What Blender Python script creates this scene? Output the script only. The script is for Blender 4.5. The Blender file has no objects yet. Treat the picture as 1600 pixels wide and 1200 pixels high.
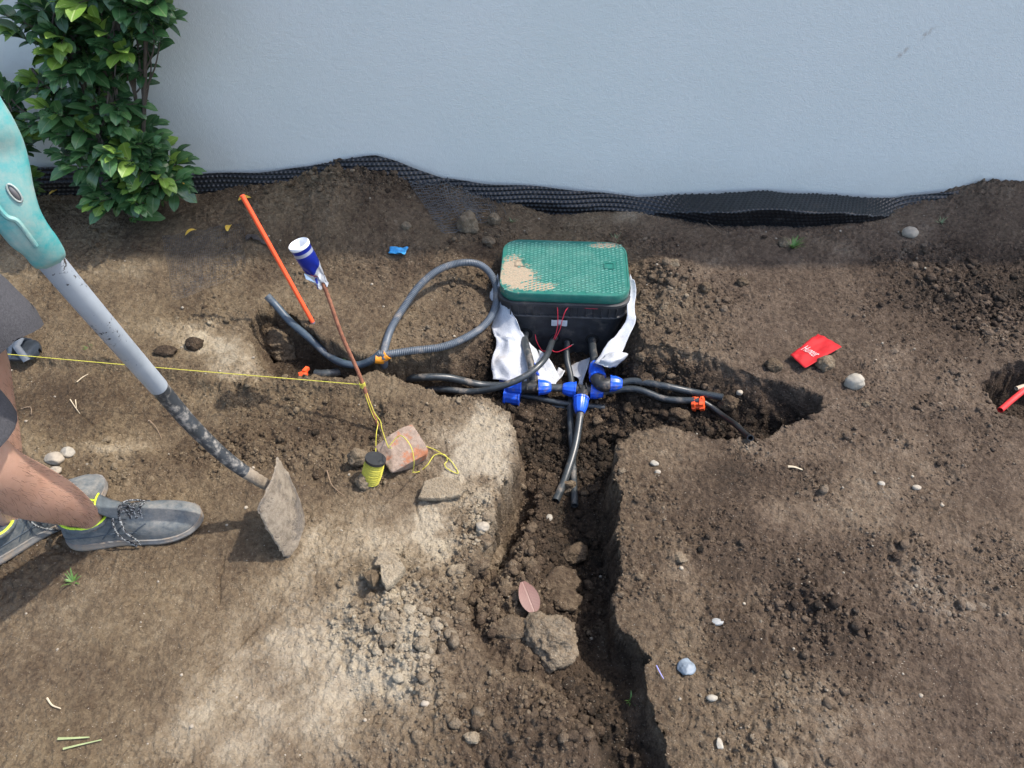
import bpy, bmesh, math, random
import numpy as np
from mathutils import Vector, Matrix, noise as mnoise

# ------------------------------------------------------------------ camera
F = 1164.0                      # focal length in photo pixels (photo 1600 wide)
CAMH = 1.5
scn = bpy.context.scene
COL = scn.collection
cam_d = bpy.data.cameras.new('camera'); cam = bpy.data.objects.new('camera', cam_d); COL.objects.link(cam)
cam_d.sensor_width = 36; cam_d.lens = 36 * F / 1600; cam_d.clip_start = 0.02; cam_d.clip_end = 500
cam.location = (0, 0, CAMH); cam.rotation_euler = (math.radians(45), 0, 0)
scn.camera = cam
# ------------------------------------------------------------------ light
SUN_EL = math.radians(58)
SUN_AZ = math.radians(12)       # direction to the sun: mostly +X, a little behind the wall (+Y)
to_sun = Vector((math.cos(SUN_EL) * math.cos(SUN_AZ), math.cos(SUN_EL) * math.sin(SUN_AZ), math.sin(SUN_EL)))
world = bpy.data.worlds.new('World'); scn.world = world; world.use_nodes = True
wn = world.node_tree; wn.nodes.clear()
sky = wn.nodes.new('ShaderNodeTexSky'); sky.sky_type = 'NISHITA'; sky.sun_disc = False
sky.sun_elevation = SUN_EL; sky.sun_rotation = math.radians(90) - SUN_AZ
sky.air_density = 1.0; sky.dust_density = 2.5; sky.ozone_density = 1.0
bgn = wn.nodes.new('ShaderNodeBackground'); bgn.inputs[1].default_value = 0.15
wo = wn.nodes.new('ShaderNodeOutputWorld')
wn.links.new(sky.outputs[0], bgn.inputs[0]); wn.links.new(bgn.outputs[0], wo.inputs[0])
sd = bpy.data.lights.new('sun', 'SUN'); sun = bpy.data.objects.new('sun', sd); COL.objects.link(sun)
sd.energy = 2.0; sd.angle = math.radians(0.9); sd.color = (1.0, 0.93, 0.84)
sun.rotation_euler = to_sun.to_track_quat('Z', 'Y').to_euler()
scn.view_settings.view_transform = 'Standard'; scn.view_settings.look = 'None'
scn.view_settings.exposure = 1.55; scn.view_settings.gamma = 1; scn.view_settings.use_curve_mapping = False
scn.cycles.max_bounces = 6; scn.cycles.use_denoising = True

# ------------------------------------------------------------------ helpers
C45 = math.sqrt(0.5)
def ray(px, py):
    v = (600 - py) / F
    return Vector(((px - 800) / F, C45 * (1 + v), C45 * (v - 1)))
def W(px, py, z=0.0):
    d = ray(px, py); t = (z - CAMH) / d.z
    return Vector((d.x * t, d.y * t, z))
def WT(px, py, t):
    d = ray(px, py) * t
    return Vector((d.x, d.y, d.z + CAMH))
def WY(px, py, y):
    d = ray(px, py); t = y / d.y
    return Vector((d.x * t, y, CAMH + d.z * t))

def smooth(a, b, x):
    t = np.clip((x - a) / (b - a), 0, 1); return t * t * (3 - 2 * t)
_rs = np.random.RandomState(7)
TAB = [_rs.rand(256, 256) for _ in range(8)]
def vnoise(x, y, s, k=0):
    ca, sa = math.cos(.7 + 1.3 * k), math.sin(.7 + 1.3 * k); x, y = x * ca - y * sa, x * sa + y * ca
    X = x / s + 1000.3 + 17.7 * k; Y = y / s + 1000.7 + 9.1 * k
    xi = np.floor(X).astype(int); yi = np.floor(Y).astype(int); fx = X - xi; fy = Y - yi
    fx = fx * fx * (3 - 2 * fx); fy = fy * fy * (3 - 2 * fy); T = TAB[k % 8]
    a = T[xi & 255, yi & 255]; b = T[(xi + 1) & 255, yi & 255]; c = T[xi & 255, (yi + 1) & 255]; d = T[(xi + 1) & 255, (yi + 1) & 255]
    return (a * (1 - fx) + b * fx) * (1 - fy) + (c * (1 - fx) + d * fx) * fy
def fbm(x, y, s, oct=4, k=0):
    r = 0; a = 1; n = 0
    for i in range(oct):
        r = r + a * (vnoise(x, y, s / 2 ** i, k + i) - .5); n += a; a *= .55
    return r / n * 2
def worley(x, y, s, k=0):
    """dome bumps: returns 0..1 height of the nearest clod dome"""
    ca, sa = math.cos(.4 + 1.1 * k), math.sin(.4 + 1.1 * k); x, y = x * ca - y * sa, x * sa + y * ca
    X = x / s + 500.2 + 3.3 * k; Y = y / s + 500.9 + 7.7 * k
    xi = np.floor(X).astype(int); yi = np.floor(Y).astype(int); best = np.zeros_like(X)
    for i in (-1, 0, 1):
        for j in (-1, 0, 1):
            a = (xi + i) & 255; b = (yi + j) & 255
            px = xi + i + TAB[k % 8][a, b]; py = yi + j + TAB[(k + 1) % 8][a, b]
            r = .25 + .55 * TAB[(k + 2) % 8][a, b]
            d2 = ((X - px) ** 2 + (Y - py) ** 2) / (r * r)
            best = np.maximum(best, r * np.sqrt(np.clip(1 - d2, 0, 1)))
    return best
def sdf(x, y, poly):
    P = np.array(poly); n = len(P); d = np.full(x.shape, 1e9); ins = np.zeros(x.shape, bool)
    for i in range(n):
        ax, ay = P[i]; bx, by = P[(i + 1) % n]; ex, ey = bx - ax, by - ay
        t = np.clip(((x - ax) * ex + (y - ay) * ey) / (ex * ex + ey * ey + 1e-12), 0, 1)
        d = np.minimum(d, (x - ax - t * ex) ** 2 + (y - ay - t * ey) ** 2)
        c = (ay > y) != (by > y)
        ins ^= c & (x < (bx - ax) * (y - ay) / (by - ay + 1e-12) + ax)
    d = np.sqrt(d); return np.where(ins, -d, d)
def lsdf(x, y, pts):
    d = np.full(x.shape, 1e9)
    for (a, b) in zip(pts[:-1], pts[1:]):
        ex, ey = b[0] - a[0], b[1] - a[1]
        t = np.clip(((x - a[0]) * ex + (y - a[1]) * ey) / (ex * ex + ey * ey + 1e-12), 0, 1)
        d = np.minimum(d, (x - a[0] - t * ex) ** 2 + (y - a[1] - t * ey) ** 2)
    return np.sqrt(d)
def wp(pts, z=0.0):
    return [tuple(W(a, b, z)[:2]) for a, b in pts]
def gauss(x, y, px, py, rx, ry, ang=0):
    c = W(px, py); dx = x - c.x; dy = y - c.y; ca, sa = math.cos(ang), math.sin(ang)
    u = dx * ca + dy * sa; v = -dx * sa + dy * ca
    return np.exp(-(u / rx) ** 2 - (v / ry) ** 2)

# ------------------------------------------------------------------ terrain function
WALLY = 2.43
T1 = wp([(795,640),(806,700),(796,745),(775,800),(752,850),(730,885),(712,930),(722,985),(755,1030),(800,1062),(842,1074),(872,1096),(900,1135),(918,1170),(935,1210),(960,1290),
         (1110,1280),(1052,1200),(1032,1150),(1010,1095),(1003,1055),(1014,1032),(998,1010),(966,985),(960,940),(976,880),(962,835),(974,772),(957,752),(966,700),(985,675),(985,610),(800,600)])
T2 = wp([(985,676),(1030,668),(1080,675),(1120,687),(1180,689),(1222,664),(1262,650),(1292,636),(1283,618),(1240,597),(1188,590),(1150,572),(1110,556),(1050,546),(1005,540),(990,500),(975,440),(800,440),(772,475),(735,520),(700,545),(640,552),(600,556),(540,548),(505,524),(470,503),(432,472),(398,482),(380,520),(398,560),(430,592),(480,592),(560,587),(592,579),(650,599),(700,616),(762,622),(796,641),(880,690)])
T3 = wp([(1552,640),(1562,622),(1530,590),(1545,568),(1620,558),(1760,560),(1760,660),(1600,652)])
DUG = wp([(-400,545),(-40,556),(150,562),(300,585),(360,612),(470,600),(560,600),(600,640),(590,690),(540,740),(500,770),(420,735),(300,735),(200,700),(80,690),(-60,720),(-400,760)])
PALE = wp([(745,628),(800,642),(804,700),(792,750),(768,810),(742,872),(690,882),(645,840),(650,780),(690,745),(705,690),(735,660)])
PALE3 = wp([(296,512),(345,528),(385,556),(410,590),(402,605),(345,600),(322,572),(300,545)])
PALE2 = wp([(560,800),(690,780),(740,880),(700,960),(690,1100),(560,1200),(300,1230),(150,1180),(300,1080),(420,980),(480,900)])
CRACKS = [wp(p) for p in ([(693,672),(697,700),(700,722)], [(710,752),(722,765),(738,772)], [(652,772),(650,790),(655,812)], [(655,775),(680,758),(712,752)],
          [(0,905),(40,880),(100,862)], [(330,1050),(372,1010),(402,975)], [(340,940),(343,900),(350,870)], [(120,640),(150,665),(210,672)], [(400,670),(430,690),(450,730)])]
ridge_px = [(-200,300),(0,305),(200,305),(300,300),(400,288),(480,286),(520,268),(580,273),(640,288),(700,300),(790,322),(850,340),(930,338),(1000,330),(1100,343),(1250,343),(1400,330),(1500,312),(1550,300),(1600,292),(1800,290)]
rp = [WY(a, b, 2.33) for a, b in ridge_px]
RX = np.array([p.x for p in rp]); RZ = np.array([p.z for p in rp]) - np.interp([p[0] for p in ridge_px], [-200, 300, 500, 700, 850, 1000, 1100, 1350, 1450, 1800], [.04, .04, .045, .035, .012, .022, -.004, -.010, .045, .068])

def masks(x, y):
    """roughness (clod amount), dryness (pale), and warmth masks, 0..1"""
    n = fbm(x, y, .35, 4, 1); n2 = fbm(x, y, .12, 4, 4)
    g = lambda *a: gauss(x, y, *a)
    dry = .40 + .12 * n + .10 * n2 + .09 * g(250,1000,.45,.30)
    pos = .34 * g(700,700,.14,.10) + .42 * g(775,690,.05,.14) + .26 * g(720,830,.12,.08) + .22 * g(600,830,.2,.08)
    pos += .30 * g(610,960,.14,.14) + .25 * g(560,1120,.2,.16) + .18 * g(420,960,.10,.14) + .22 * g(330,1100,.10,.08)
    pos += .45 * g(372,560,.07,.07, .3) + .32 * g(320,530,.16,.06) + .12 * g(60,740,.2,.06) + .3 * g(180,700,.09,.04) + .22 * g(500,850,.08,.08)
    pos += .20 * g(1440,960,.12,.12) + .16 * g(1400,580,.22,.10,-.5) + .16 * g(1250,810,.15,.06) + .12 * g(1060,700,.2,.05) + .14 * g(1200,700,.12,.06)
    pos += .14 * g(250,340,.25,.05) + .13 * g(500,360,.15,.08) + .1 * g(180,430,.3,.06) + .26 * g(960,345,.12,.05) + .12 * g(1060,900,.05,.2) + .16 * g(1300,1130,.2,.1)
    pos += .32 * smooth(.012, -.015, sdf(x, y, PALE)) + .12 * smooth(.05, -.08, sdf(x, y, PALE2)) + .26 * smooth(.008, -.012, sdf(x, y, PALE3))
    dry += pos * np.clip(.85 + 1.1 * fbm(x, y, .06, 4, 2) + .5 * fbm(x, y, .2, 3, 3), .15, 1.5) + .10 * smooth(.15, .5, fbm(x, y, .17, 4, 6))
    dry -= .20 * g(1560,450,.35,.16) + .16 * g(1250,1000,.3,.16) + .14 * g(1150,720,.1,.1) + .12 * g(660,330,.35,.08) + .10 * g(850,1150,.2,.15)
    dry -= .16 * g(520,650,.16,.10) + .12 * g(100,620,.3,.10) + .10 * g(350,680,.2,.07) + .12 * g(730,420,.15,.12) + .10 * g(1100,820,.3,.2) + .06 * g(150,1050,.4,.3)
    trench_dark = smooth(.0, -.05, sdf(x, y, T1)) * .22 + smooth(.0, -.05, sdf(x, y, T2)) * .26 + smooth(.0, -.03, sdf(x, y, T3)) * .2  # darker soil tone inside the two trenches and the right hole
    dry -= trench_dark * (1 - .75 * g(800,900,.1,.35))
    rough = .30 + .25 * n2 + .35 * smooth(.1, .5, fbm(x, y, .25, 3, 2) + .3)
    rough += .7 * g(620,980,.15,.15) + .9 * g(620,320,.38,.12) + .5 * g(520,330,.3,.10) + .5 * g(760,380,.14,.10) + .6 * g(1040,460,.13,.16) + .5 * g(700,510,.15,.10)
    rough += .7 * g(1560,450,.35,.20) + .4 * g(1560,330,.3,.06) + .7 * g(770,860,.09,.15) + .7 * g(850,1140,.25,.10) + .6 * g(1200,640,.14,.06) + .55 * g(1240,950,.10,.05)
    rough += .5 * g(420,700,.25,.08) + .4 * g(330,500,.15,.05) + .14 * g(1250,800,.45,.25) + .3 * g(350,600,.4,.08) + .4 * g(1000,390,.3,.04)
    rough += .4 * smooth(.0, -.06, sdf(x, y, T1)) + .5 * smooth(.0, -.06, sdf(x, y, T2))
    rough *= 1 - .85 * g(250,1000,.42,.30) * (1 - .9 * g(620,980,.15,.15))
    rough *= 1 - .75 * g(730,700,.13,.13); rough *= 1 - .5 * g(470,400,.25,.08); rough *= 1 - .7 * g(370,560,.08,.06)
    rough = np.clip(rough, 0.03, 1.3)
    warm = np.clip(.5 + .35 * n - smooth(.1, .9, x) * .45 + smooth(-.2, -.9, x) * .25, 0, 1)
    return rough, np.clip(dry, 0.02, 1), warm

def H(x, y, fine=True):
    x = np.asarray(x, float); y = np.asarray(y, float)
    wx = x + .010 * fbm(x, y, .09, 3, 3) + .006 * fbm(x, y, .025, 2, 5); wy = y + .012 * fbm(x, y, .09, 3, 6) + .006 * fbm(x, y, .025, 2, 1)
    g = lambda *a: gauss(x, y, *a)
    z = .018 * fbm(x, y, .7, 3, 0) + .009 * fbm(x, y, .2, 3, 2)
    zr = np.interp(x, RX, RZ)
    z += zr * smooth(1.93, 2.31, y) * smooth(-4, -2.5, x) * (1 - smooth(3, 4, x))
    z -= .025 * smooth(.01, -.03, sdf(wx, wy, DUG))
    z += .055 * g(1045,440,.11,.11) + .03 * g(700,420,.10,.06) + .03 * g(560,310,.16,.1) + .03 * g(1530,330,.2,.1)
    z += .012 * g(730,690,.09,.12) + .02 * g(375,555,.07,.07) + .018 * g(860,1150,.16,.09) - .02 * g(1240,960,.07,.035) - .015 * g(560,1090,.06,.04)
    z -= .05 * g(1580,480,.3,.12) + .03 * g(1590,610,.12,.1)
    z += .02 * g(640,960,.1,.14) - .02 * g(1585,890,.04,.05)
    s1 = sdf(wx, wy, T1); s2 = sdf(wx, wy, T2); s3 = sdf(wx, wy, T3)
    vn = .5 + fbm(x, y, .16, 3, 7)
    w1 = .020 + .018 * vn * smooth(.2, .1, x) + 0.09 * smooth(.12, .0, x) * smooth(1.03, .85, y) + .05 * smooth(.75, .58, y) * smooth(.28, .2, x)
    d1 = .225 - .06 * smooth(1.2, .80, y) - .08 * smooth(.85, .58, y) - .02 * smooth(.2, -.1, x)
    w2 = .04 + .07 * vn + .14 * g(735,500,.12,.12) + .16 * g(1030,560,.08,.08) + .13 * g(1120,575,.14,.07) + .05 * g(1230,600,.12,.06)
    d2 = .17 + .035 * g(850,620,.35,.10) - .05 * g(430,540,.12,.10) - .05 * g(1120,600,.18,.10)
    # the upper part of the trench's left bank is steep, rubble at its foot
    prof = lambda t: 1 - (1 - np.clip(t, 0, 1)) ** 2.4
    p1 = prof(-s1 / w1); p2 = prof(-s2 / w2)
    # small lip right at the cut edges
    cut = np.maximum(d1 * p1, d2 * p2); cut = np.maximum(cut, .16 * smooth(0, 1, -s3 / .04))
    z = z - cut
    talus = smooth(.02, .08, -s1) * smooth(.20, .02, x) * .085 * smooth(1.5, 1.2, y)
    z = z + talus
    # pit under the box
    if fine:
        rough, dry, warm = masks(x, y)
        for c in CRACKS:
            z = z - .006 * smooth(.004, .0, lsdf(x + .004 * fbm(x, y, .02, 2, 4), y + .004 * fbm(x, y, .02, 2, 5), c))
        bil = lambda s_, k: 1 - np.abs(2 * vnoise(wx, wy, s_, k) - 1)
        z = z + rough * (.014 * worley(wx, wy, .060, 0) * smooth(.6, 1.0, rough) + .006 * worley(wx, wy, .026, 2) * smooth(.3, .8, rough) + .006 * worley(x, y, .013, 4) + .012 * (bil(.045, 3) * bil(.02, 6) - .3) + .006 * (bil(.014, 1) - .5)) + (.35 + np.clip(rough, 0, .8)) * (.0042 * worley(x, y, .0115, 6) + .004 * (bil(.009, 2) - .5))
        z = z + .0035 * fbm(x, y, .012, 2, 3) * (.5 + rough) + .003 * fbm(x, y, .05, 3, 6)
    return z
def h1(x, y): return float(H(np.array([x]), np.array([y]))[0])
def G(px, py, dz=0.0):
    """point on the terrain seen at a photo pixel (march down the ray)"""
    ts = np.linspace(1.0, 3.3, 500); d = ray(px, py)
    hh = H(d.x * ts, d.y * ts, False); zz = CAMH + d.z * ts
    i = int(np.argmax(zz <= hh)) if (zz <= hh).any() else len(ts) - 1
    t = ts[i]; x, y = d.x * t, d.y * t
    return Vector((x, y, h1(x, y) + dz))

# ------------------------------------------------------------------ node material helpers
MATS = {}
class NT:
    def __init__(s, name):
        s.m = bpy.data.materials.new(name); s.m.use_nodes = True; s.t = s.m.node_tree; s.t.nodes.clear()
        s.out = s.t.nodes.new('ShaderNodeOutputMaterial'); s.b = s.t.nodes.new('ShaderNodeBsdfPrincipled')
        s.t.links.new(s.b.outputs[0], s.out.inputs[0])
    def n(s, typ, **kw):
        nd = s.t.nodes.new(typ)
        for k, v in kw.items():
            if k in nd.inputs.keys(): nd.inputs[k].default_value = v
            else: setattr(nd, k, v)
        return nd
    def l(s, a, b): s.t.links.new(a, b)
    def tc(s, scale=(1, 1, 1)):
        if not hasattr(s, '_tc'): s._tc = s.n('ShaderNodeTexCoord')
        return s._tc.outputs['Object']
    def noise(s, scale, detail=4, rough=.6, vec=None, dist=0):
        nd = s.n('ShaderNodeTexNoise'); nd.inputs['Scale'].default_value = scale; nd.inputs['Detail'].default_value = detail
        nd.inputs['Roughness'].default_value = rough; nd.inputs['Distortion'].default_value = dist
        s.l(vec or s.tc(), nd.inputs['Vector']); return nd.outputs['Fac']
    def ramp(s, fac, stops):
        r = s.n('ShaderNodeValToRGB'); e = r.color_ramp.elements
        while len(e) < len(stops): e.new(.5)
        for i, (p, c) in enumerate(stops):
            e[i].position = p; e[i].color = (c[0], c[1], c[2], 1) if hasattr(c, '__len__') else (c, c, c, 1)
        s.l(fac, r.inputs[0]); return r.outputs[0]
    def mix(s, fac, a, b, mode='MIX'):
        m = s.n('ShaderNodeMix', data_type='RGBA', blend_type=mode)
        for inp, v in ((m.inputs[0], fac), (m.inputs[6], a), (m.inputs[7], b)):
            if isinstance(v, bpy.types.NodeSocket): s.l(v, inp)
            elif hasattr(v, '__len__'): inp.default_value = (v[0], v[1], v[2], 1)
            else: inp.default_value = v
        return m.outputs[2]
    def math(s, op, a, b=0.0, clamp=False):
        m = s.n('ShaderNodeMath', operation=op, use_clamp=clamp)
        for i, v in ((0, a), (1, b)):
            if isinstance(v, bpy.types.NodeSocket): s.l(v, m.inputs[i])
            else: m.inputs[i].default_value = v
        return m.outputs[0]
    def col(s, c):
        if isinstance(c, bpy.types.NodeSocket): s.l(c, s.b.inputs['Base Color'])
        else: s.b.inputs['Base Color'].default_value = (c[0], c[1], c[2], 1)
    def rough(s, r):
        if isinstance(r, bpy.types.NodeSocket): s.l(r, s.b.inputs['Roughness'])
        else: s.b.inputs['Roughness'].default_value = r
    def bump(s, h, strength=.5, dist=.002):
        b = s.n('ShaderNodeBump'); b.inputs['Strength'].default_value = strength; b.inputs['Distance'].default_value = dist
        s.l(h, b.inputs['Height']); s.l(b.outputs[0], s.b.inputs['Normal'])
    def set(s, k, v): s.b.inputs[k].default_value = v
def simple(name, c, rough=.5, vary=.25, scale=40, bump=.3, bdist=.001, dust=None, dustamt=.0, spec=.5, metal=0, dscale=18):
    if name in MATS: return MATS[name]
    n = NT(name); v = n.noise(scale, 5)
    lo = [x * (1 - vary) for x in c]; hi = [min(1, x * (1 + vary)) for x in c]
    cc = n.ramp(v, [(.3, lo), (.7, hi)])
    if dust:
        d = n.noise(dscale, 6, .7); f = n.ramp(d, [(.62 - dustamt * .5, 0), (.80 - dustamt * .5, 1)])
        cc = n.mix(f, cc, dust); n.rough(n.mix(f, (rough,) * 3, (.9,) * 3))
    else: n.rough(rough)
    n.col(cc); n.set('Specular IOR Level', spec); n.set('Metallic', metal)
    if bump: n.bump(n.noise(scale * 5, 4), bump, bdist)
    MATS[name] = n.m; return n.m

def soil_material(name='soil'):
    n = NT(name)
    a = n.n('ShaderNodeAttribute', attribute_name='dry'); w = n.n('ShaderNodeAttribute', attribute_name='warm')
    n1 = n.noise(9, 6, .65); n2 = n.noise(55, 6, .7); n3 = n.noise(260, 4, .7)
    v = n.math('ADD', a.outputs['Fac'], n.math('MULTIPLY', n.math('SUBTRACT', n1, .5), .34))
    v = n.math('ADD', v, n.math('MULTIPLY', n.math('SUBTRACT', n2, .5), .42))
    v = n.math('ADD', v, n.math('MULTIPLY', n.math('SUBTRACT', n3, .5), .30))
    vc = n.n('ShaderNodeTexVoronoi'); vc.inputs['Scale'].default_value = 120; n.l(n.tc(), vc.inputs['Vector']); sc_ = n.n('ShaderNodeSeparateColor'); n.l(vc.outputs['Color'], sc_.inputs[0])
    v = n.math('ADD', v, n.math('MULTIPLY', n.math('SUBTRACT', sc_.outputs[0], .5), .13))
    grey = n.ramp(v, [(0, (.016, .013, .010)), (.28, (.062, .0435, .031)), (.5, (.126, .093, .067)), (.75, (.205, .168, .128)), (1, (.32, .28, .22))])
    warm = n.ramp(v, [(0, (.018, .013, .008)), (.28, (.070, .048, .029)), (.5, (.150, .112, .067)), (.75, (.258, .206, .134)), (1, (.35, .295, .205))])
    c = n.mix(w.outputs['Fac'], grey, warm)
    # pale mineral specks
    sp = n.ramp(n.noise(330, 1, .3), [(.74, 0), (.77, 1)])
    c = n.mix(n.math('MULTIPLY', sp, .55), c, (.46, .42, .35))
    n.col(c); n.rough(.96); n.set('Specular IOR Level', .18)
    vor = n.n('ShaderNodeTexVoronoi', feature='SMOOTH_F1'); vor.inputs['Scale'].default_value = 190; n.l(n.tc(), vor.inputs['Vector'])
    h = n.math('ADD', n.math('MULTIPLY', vor.outputs['Distance'], -.8), n.math('MULTIPLY', n.noise(120, 6, .75), 1.6))
    n.bump(h, .95, .0060)
    return n.m
SOIL = soil_material()

# ------------------------------------------------------------------ object helpers
def mesh_np(name, verts, faces, nper):
    me = bpy.data.meshes.new(name); V = np.asarray(verts, np.float32); Fc = np.asarray(faces, np.int32)
    me.vertices.add(len(V)); me.vertices.foreach_set('co', V.ravel())
    me.loops.add(Fc.size); me.loops.foreach_set('vertex_index', Fc.ravel())
    me.polygons.add(len(Fc)); me.polygons.foreach_set('loop_start', np.arange(0, Fc.size, nper, dtype=np.int32))
    me.polygons.foreach_set('use_smooth', np.ones(len(Fc), bool))
    me.update(calc_edges=True); return me
def fattr(me, name, arr):
    a = me.attributes.new(name, 'FLOAT', 'POINT'); a.data.foreach_set('value', np.asarray(arr, np.float32))
def add(name, me, m=None, parent=None, loc=None):
    o = bpy.data.objects.new(name, me); COL.objects.link(o)
    if m is not None and me is not None and not me.materials: me.materials.append(m)
    if parent: o.parent = parent
    if loc is not None: o.location = loc
    return o
def tag(o, label=None, cat=None, group=None, kind=None):
    if label: o['label'] = label
    if cat: o['category'] = cat
    if group: o['group'] = group
    if kind: o['kind'] = kind
    return o
def thing(name, loc, label, cat, group=None):
    return tag(add(name, None, loc=loc), label, cat, group)
class MB:
    """collects vertices and faces in world space; build() makes them local to a parent's location"""
    def __init__(s): s.v = []; s.f = []; s.mi = []
    def quadgrid(s, rows, closed=False, m=0):
        b = len(s.v); nr = len(rows); nc = len(rows[0])
        for r in rows: s.v += [tuple(p) for p in r]
        for i in range(nr - 1):
            for j in range(nc if closed else nc - 1):
                k = (j + 1) % nc
                s.f.append((b + i * nc + j, b + i * nc + k, b + (i + 1) * nc + k, b + (i + 1) * nc + j)); s.mi.append(m)
        return b
    def cap(s, b, n, rev=False, m=0):
        f = tuple(range(b, b + n)); s.f.append(f[::-1] if rev else f); s.mi.append(m)
    def tube(s, pts, rad, seg=10, cap=True, hollow=False, m=0, flat=1.0):
        pts = [Vector(p) for p in pts]; n = len(pts); T = []
        for i in range(n):
            t = pts[min(i + 1, n - 1)] - pts[max(i - 1, 0)]; T.append(t.normalized() if t.length > 1e-9 else Vector((0, 0, 1)))
        up = Vector((0, 0, 1)) if abs(T[0].z) < .9 else Vector((1, 0, 0))
        N = (up - T[0] * up.dot(T[0])).normalized(); rows = []
        for i in range(n):
            N = (N - T[i] * N.dot(T[i])).normalized(); B = T[i].cross(N); r = rad(i / (n - 1)) if callable(rad) else rad
            rows.append([pts[i] + (N * math.cos(a) * flat + B * math.sin(a)) * r for a in [2 * math.pi * k / seg for k in range(seg)]])
        if hollow:
            r0 = rad(0) if callable(rad) else rad; r1 = rad(1) if callable(rad) else rad
            def inner(row, c, t, d): return [c + (p - c) * .8 + t * d for p in row]
            rows = [inner(rows[0], pts[0], T[0], .03), inner(rows[0], pts[0], T[0], 0)] + rows + [inner(rows[-1], pts[-1], T[-1], 0), inner(rows[-1], pts[-1], T[-1], -.03)]
        b = s.quadgrid(rows, True, m)
        if cap:
            s.cap(b, seg, True, m); s.cap(b + (len(rows) - 1) * seg, seg, False, m)
    def lathe(s, p0, p1, prof, seg=20, ribs=0, amp=0, m=0, caps=True):
        p0 = Vector(p0); p1 = Vector(p1); ax = (p1 - p0).normalized(); L = (p1 - p0).length
        up = Vector((0, 0, 1)) if abs(ax.z) < .9 else Vector((1, 0, 0)); N = (up - ax * up.dot(ax)).normalized(); B = ax.cross(N); rows = []
        for u, r in prof:
            row = []
            for k in range(seg):
                a = 2 * math.pi * k / seg; rr = r
                if ribs: rr = r * (1 + amp * (1 if (k * ribs // seg * 2) % 2 == 0 and (k % max(1, seg // ribs)) < max(1, seg // ribs) / 3 else 0))
                row.append(p0 + ax * (u * L) + (N * math.cos(a) + B * math.sin(a)) * rr)
            rows.append(row)
        b = s.quadgrid(rows, True, m)
        if caps: s.cap(b, seg, True, m); s.cap(b + (len(rows) - 1) * seg, seg, False, m)
    def box(s, c, size, R=None, m=0):
        c = Vector(c); b = len(s.v)
        for z in (-.5, .5):
            for x, y in ((-.5, -.5), (.5, -.5), (.5, .5), (-.5, .5)):
                p = Vector((x * size[0], y * size[1], z * size[2]))
                if R is not None: p = R @ p
                s.v.append(tuple(c + p))
        for f in ((3, 2, 1, 0), (4, 5, 6, 7), (0, 1, 5, 4), (1, 2, 6, 5), (2, 3, 7, 6), (3, 0, 4, 7)):
            s.f.append(tuple(b + i for i in f)); s.mi.append(m)
    def build(s, name, mat, parent=None, smooth=True, origin=None, sub=0):
        o0 = Vector(origin) if origin is not None else Vector((0, 0, 0))
        pw = Vector((0, 0, 0)); p = parent
        while p is not None: pw += p.location; p = p.parent
        if parent is not None: o0 = pw; 
        me = bpy.data.meshes.new(name); me.from_pydata([tuple(Vector(v) - o0) for v in s.v], [], s.f)
        mats = mat if isinstance(mat, (list, tuple)) else [mat]
        for m in mats: me.materials.append(m)
        if len(mats) > 1: me.polygons.foreach_set('material_index', s.mi)
        me.polygons.foreach_set('use_smooth', [smooth] * len(me.polygons)); me.update()
        bm = bmesh.new(); bm.from_mesh(me); bmesh.ops.recalc_face_normals(bm, faces=bm.faces); bm.to_mesh(me); bm.free()
        if smooth:
            try: me.set_sharp_from_angle(angle=math.radians(45))
            except Exception: pass
        o = add(name, me, None, parent)
        if parent is None and origin is not None: o.location = o0
        if sub:
            md = o.modifiers.new('sub', 'SUBSURF'); md.levels = sub; md.render_levels = sub
        return o
def spline(pts, n=8):
    P = [Vector(p) for p in pts]; P = [P[0] * 2 - P[1]] + P + [P[-1] * 2 - P[-2]]; out = []
    for i in range(1, len(P) - 2):
        for k in range(n):
            t = k / n; a, b, c, d = P[i - 1], P[i], P[i + 1], P[i + 2]
            out.append(.5 * ((2 * b) + (c - a) * t + (2 * a - 5 * b + 4 * c - d) * t * t + (3 * b - a - 3 * c + d) * t ** 3))
    out.append(P[-2]); return out
def resample(pts, step):
    out = [pts[0]]; acc = 0
    for a, b in zip(pts[:-1], pts[1:]):
        L = (b - a).length
        while acc + L >= step:
            f = (step - acc) / L; a = a + (b - a) * f; out.append(a); L = (b - a).length; acc = 0
            if L < 1e-9: break
        acc += L
    return out

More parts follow.
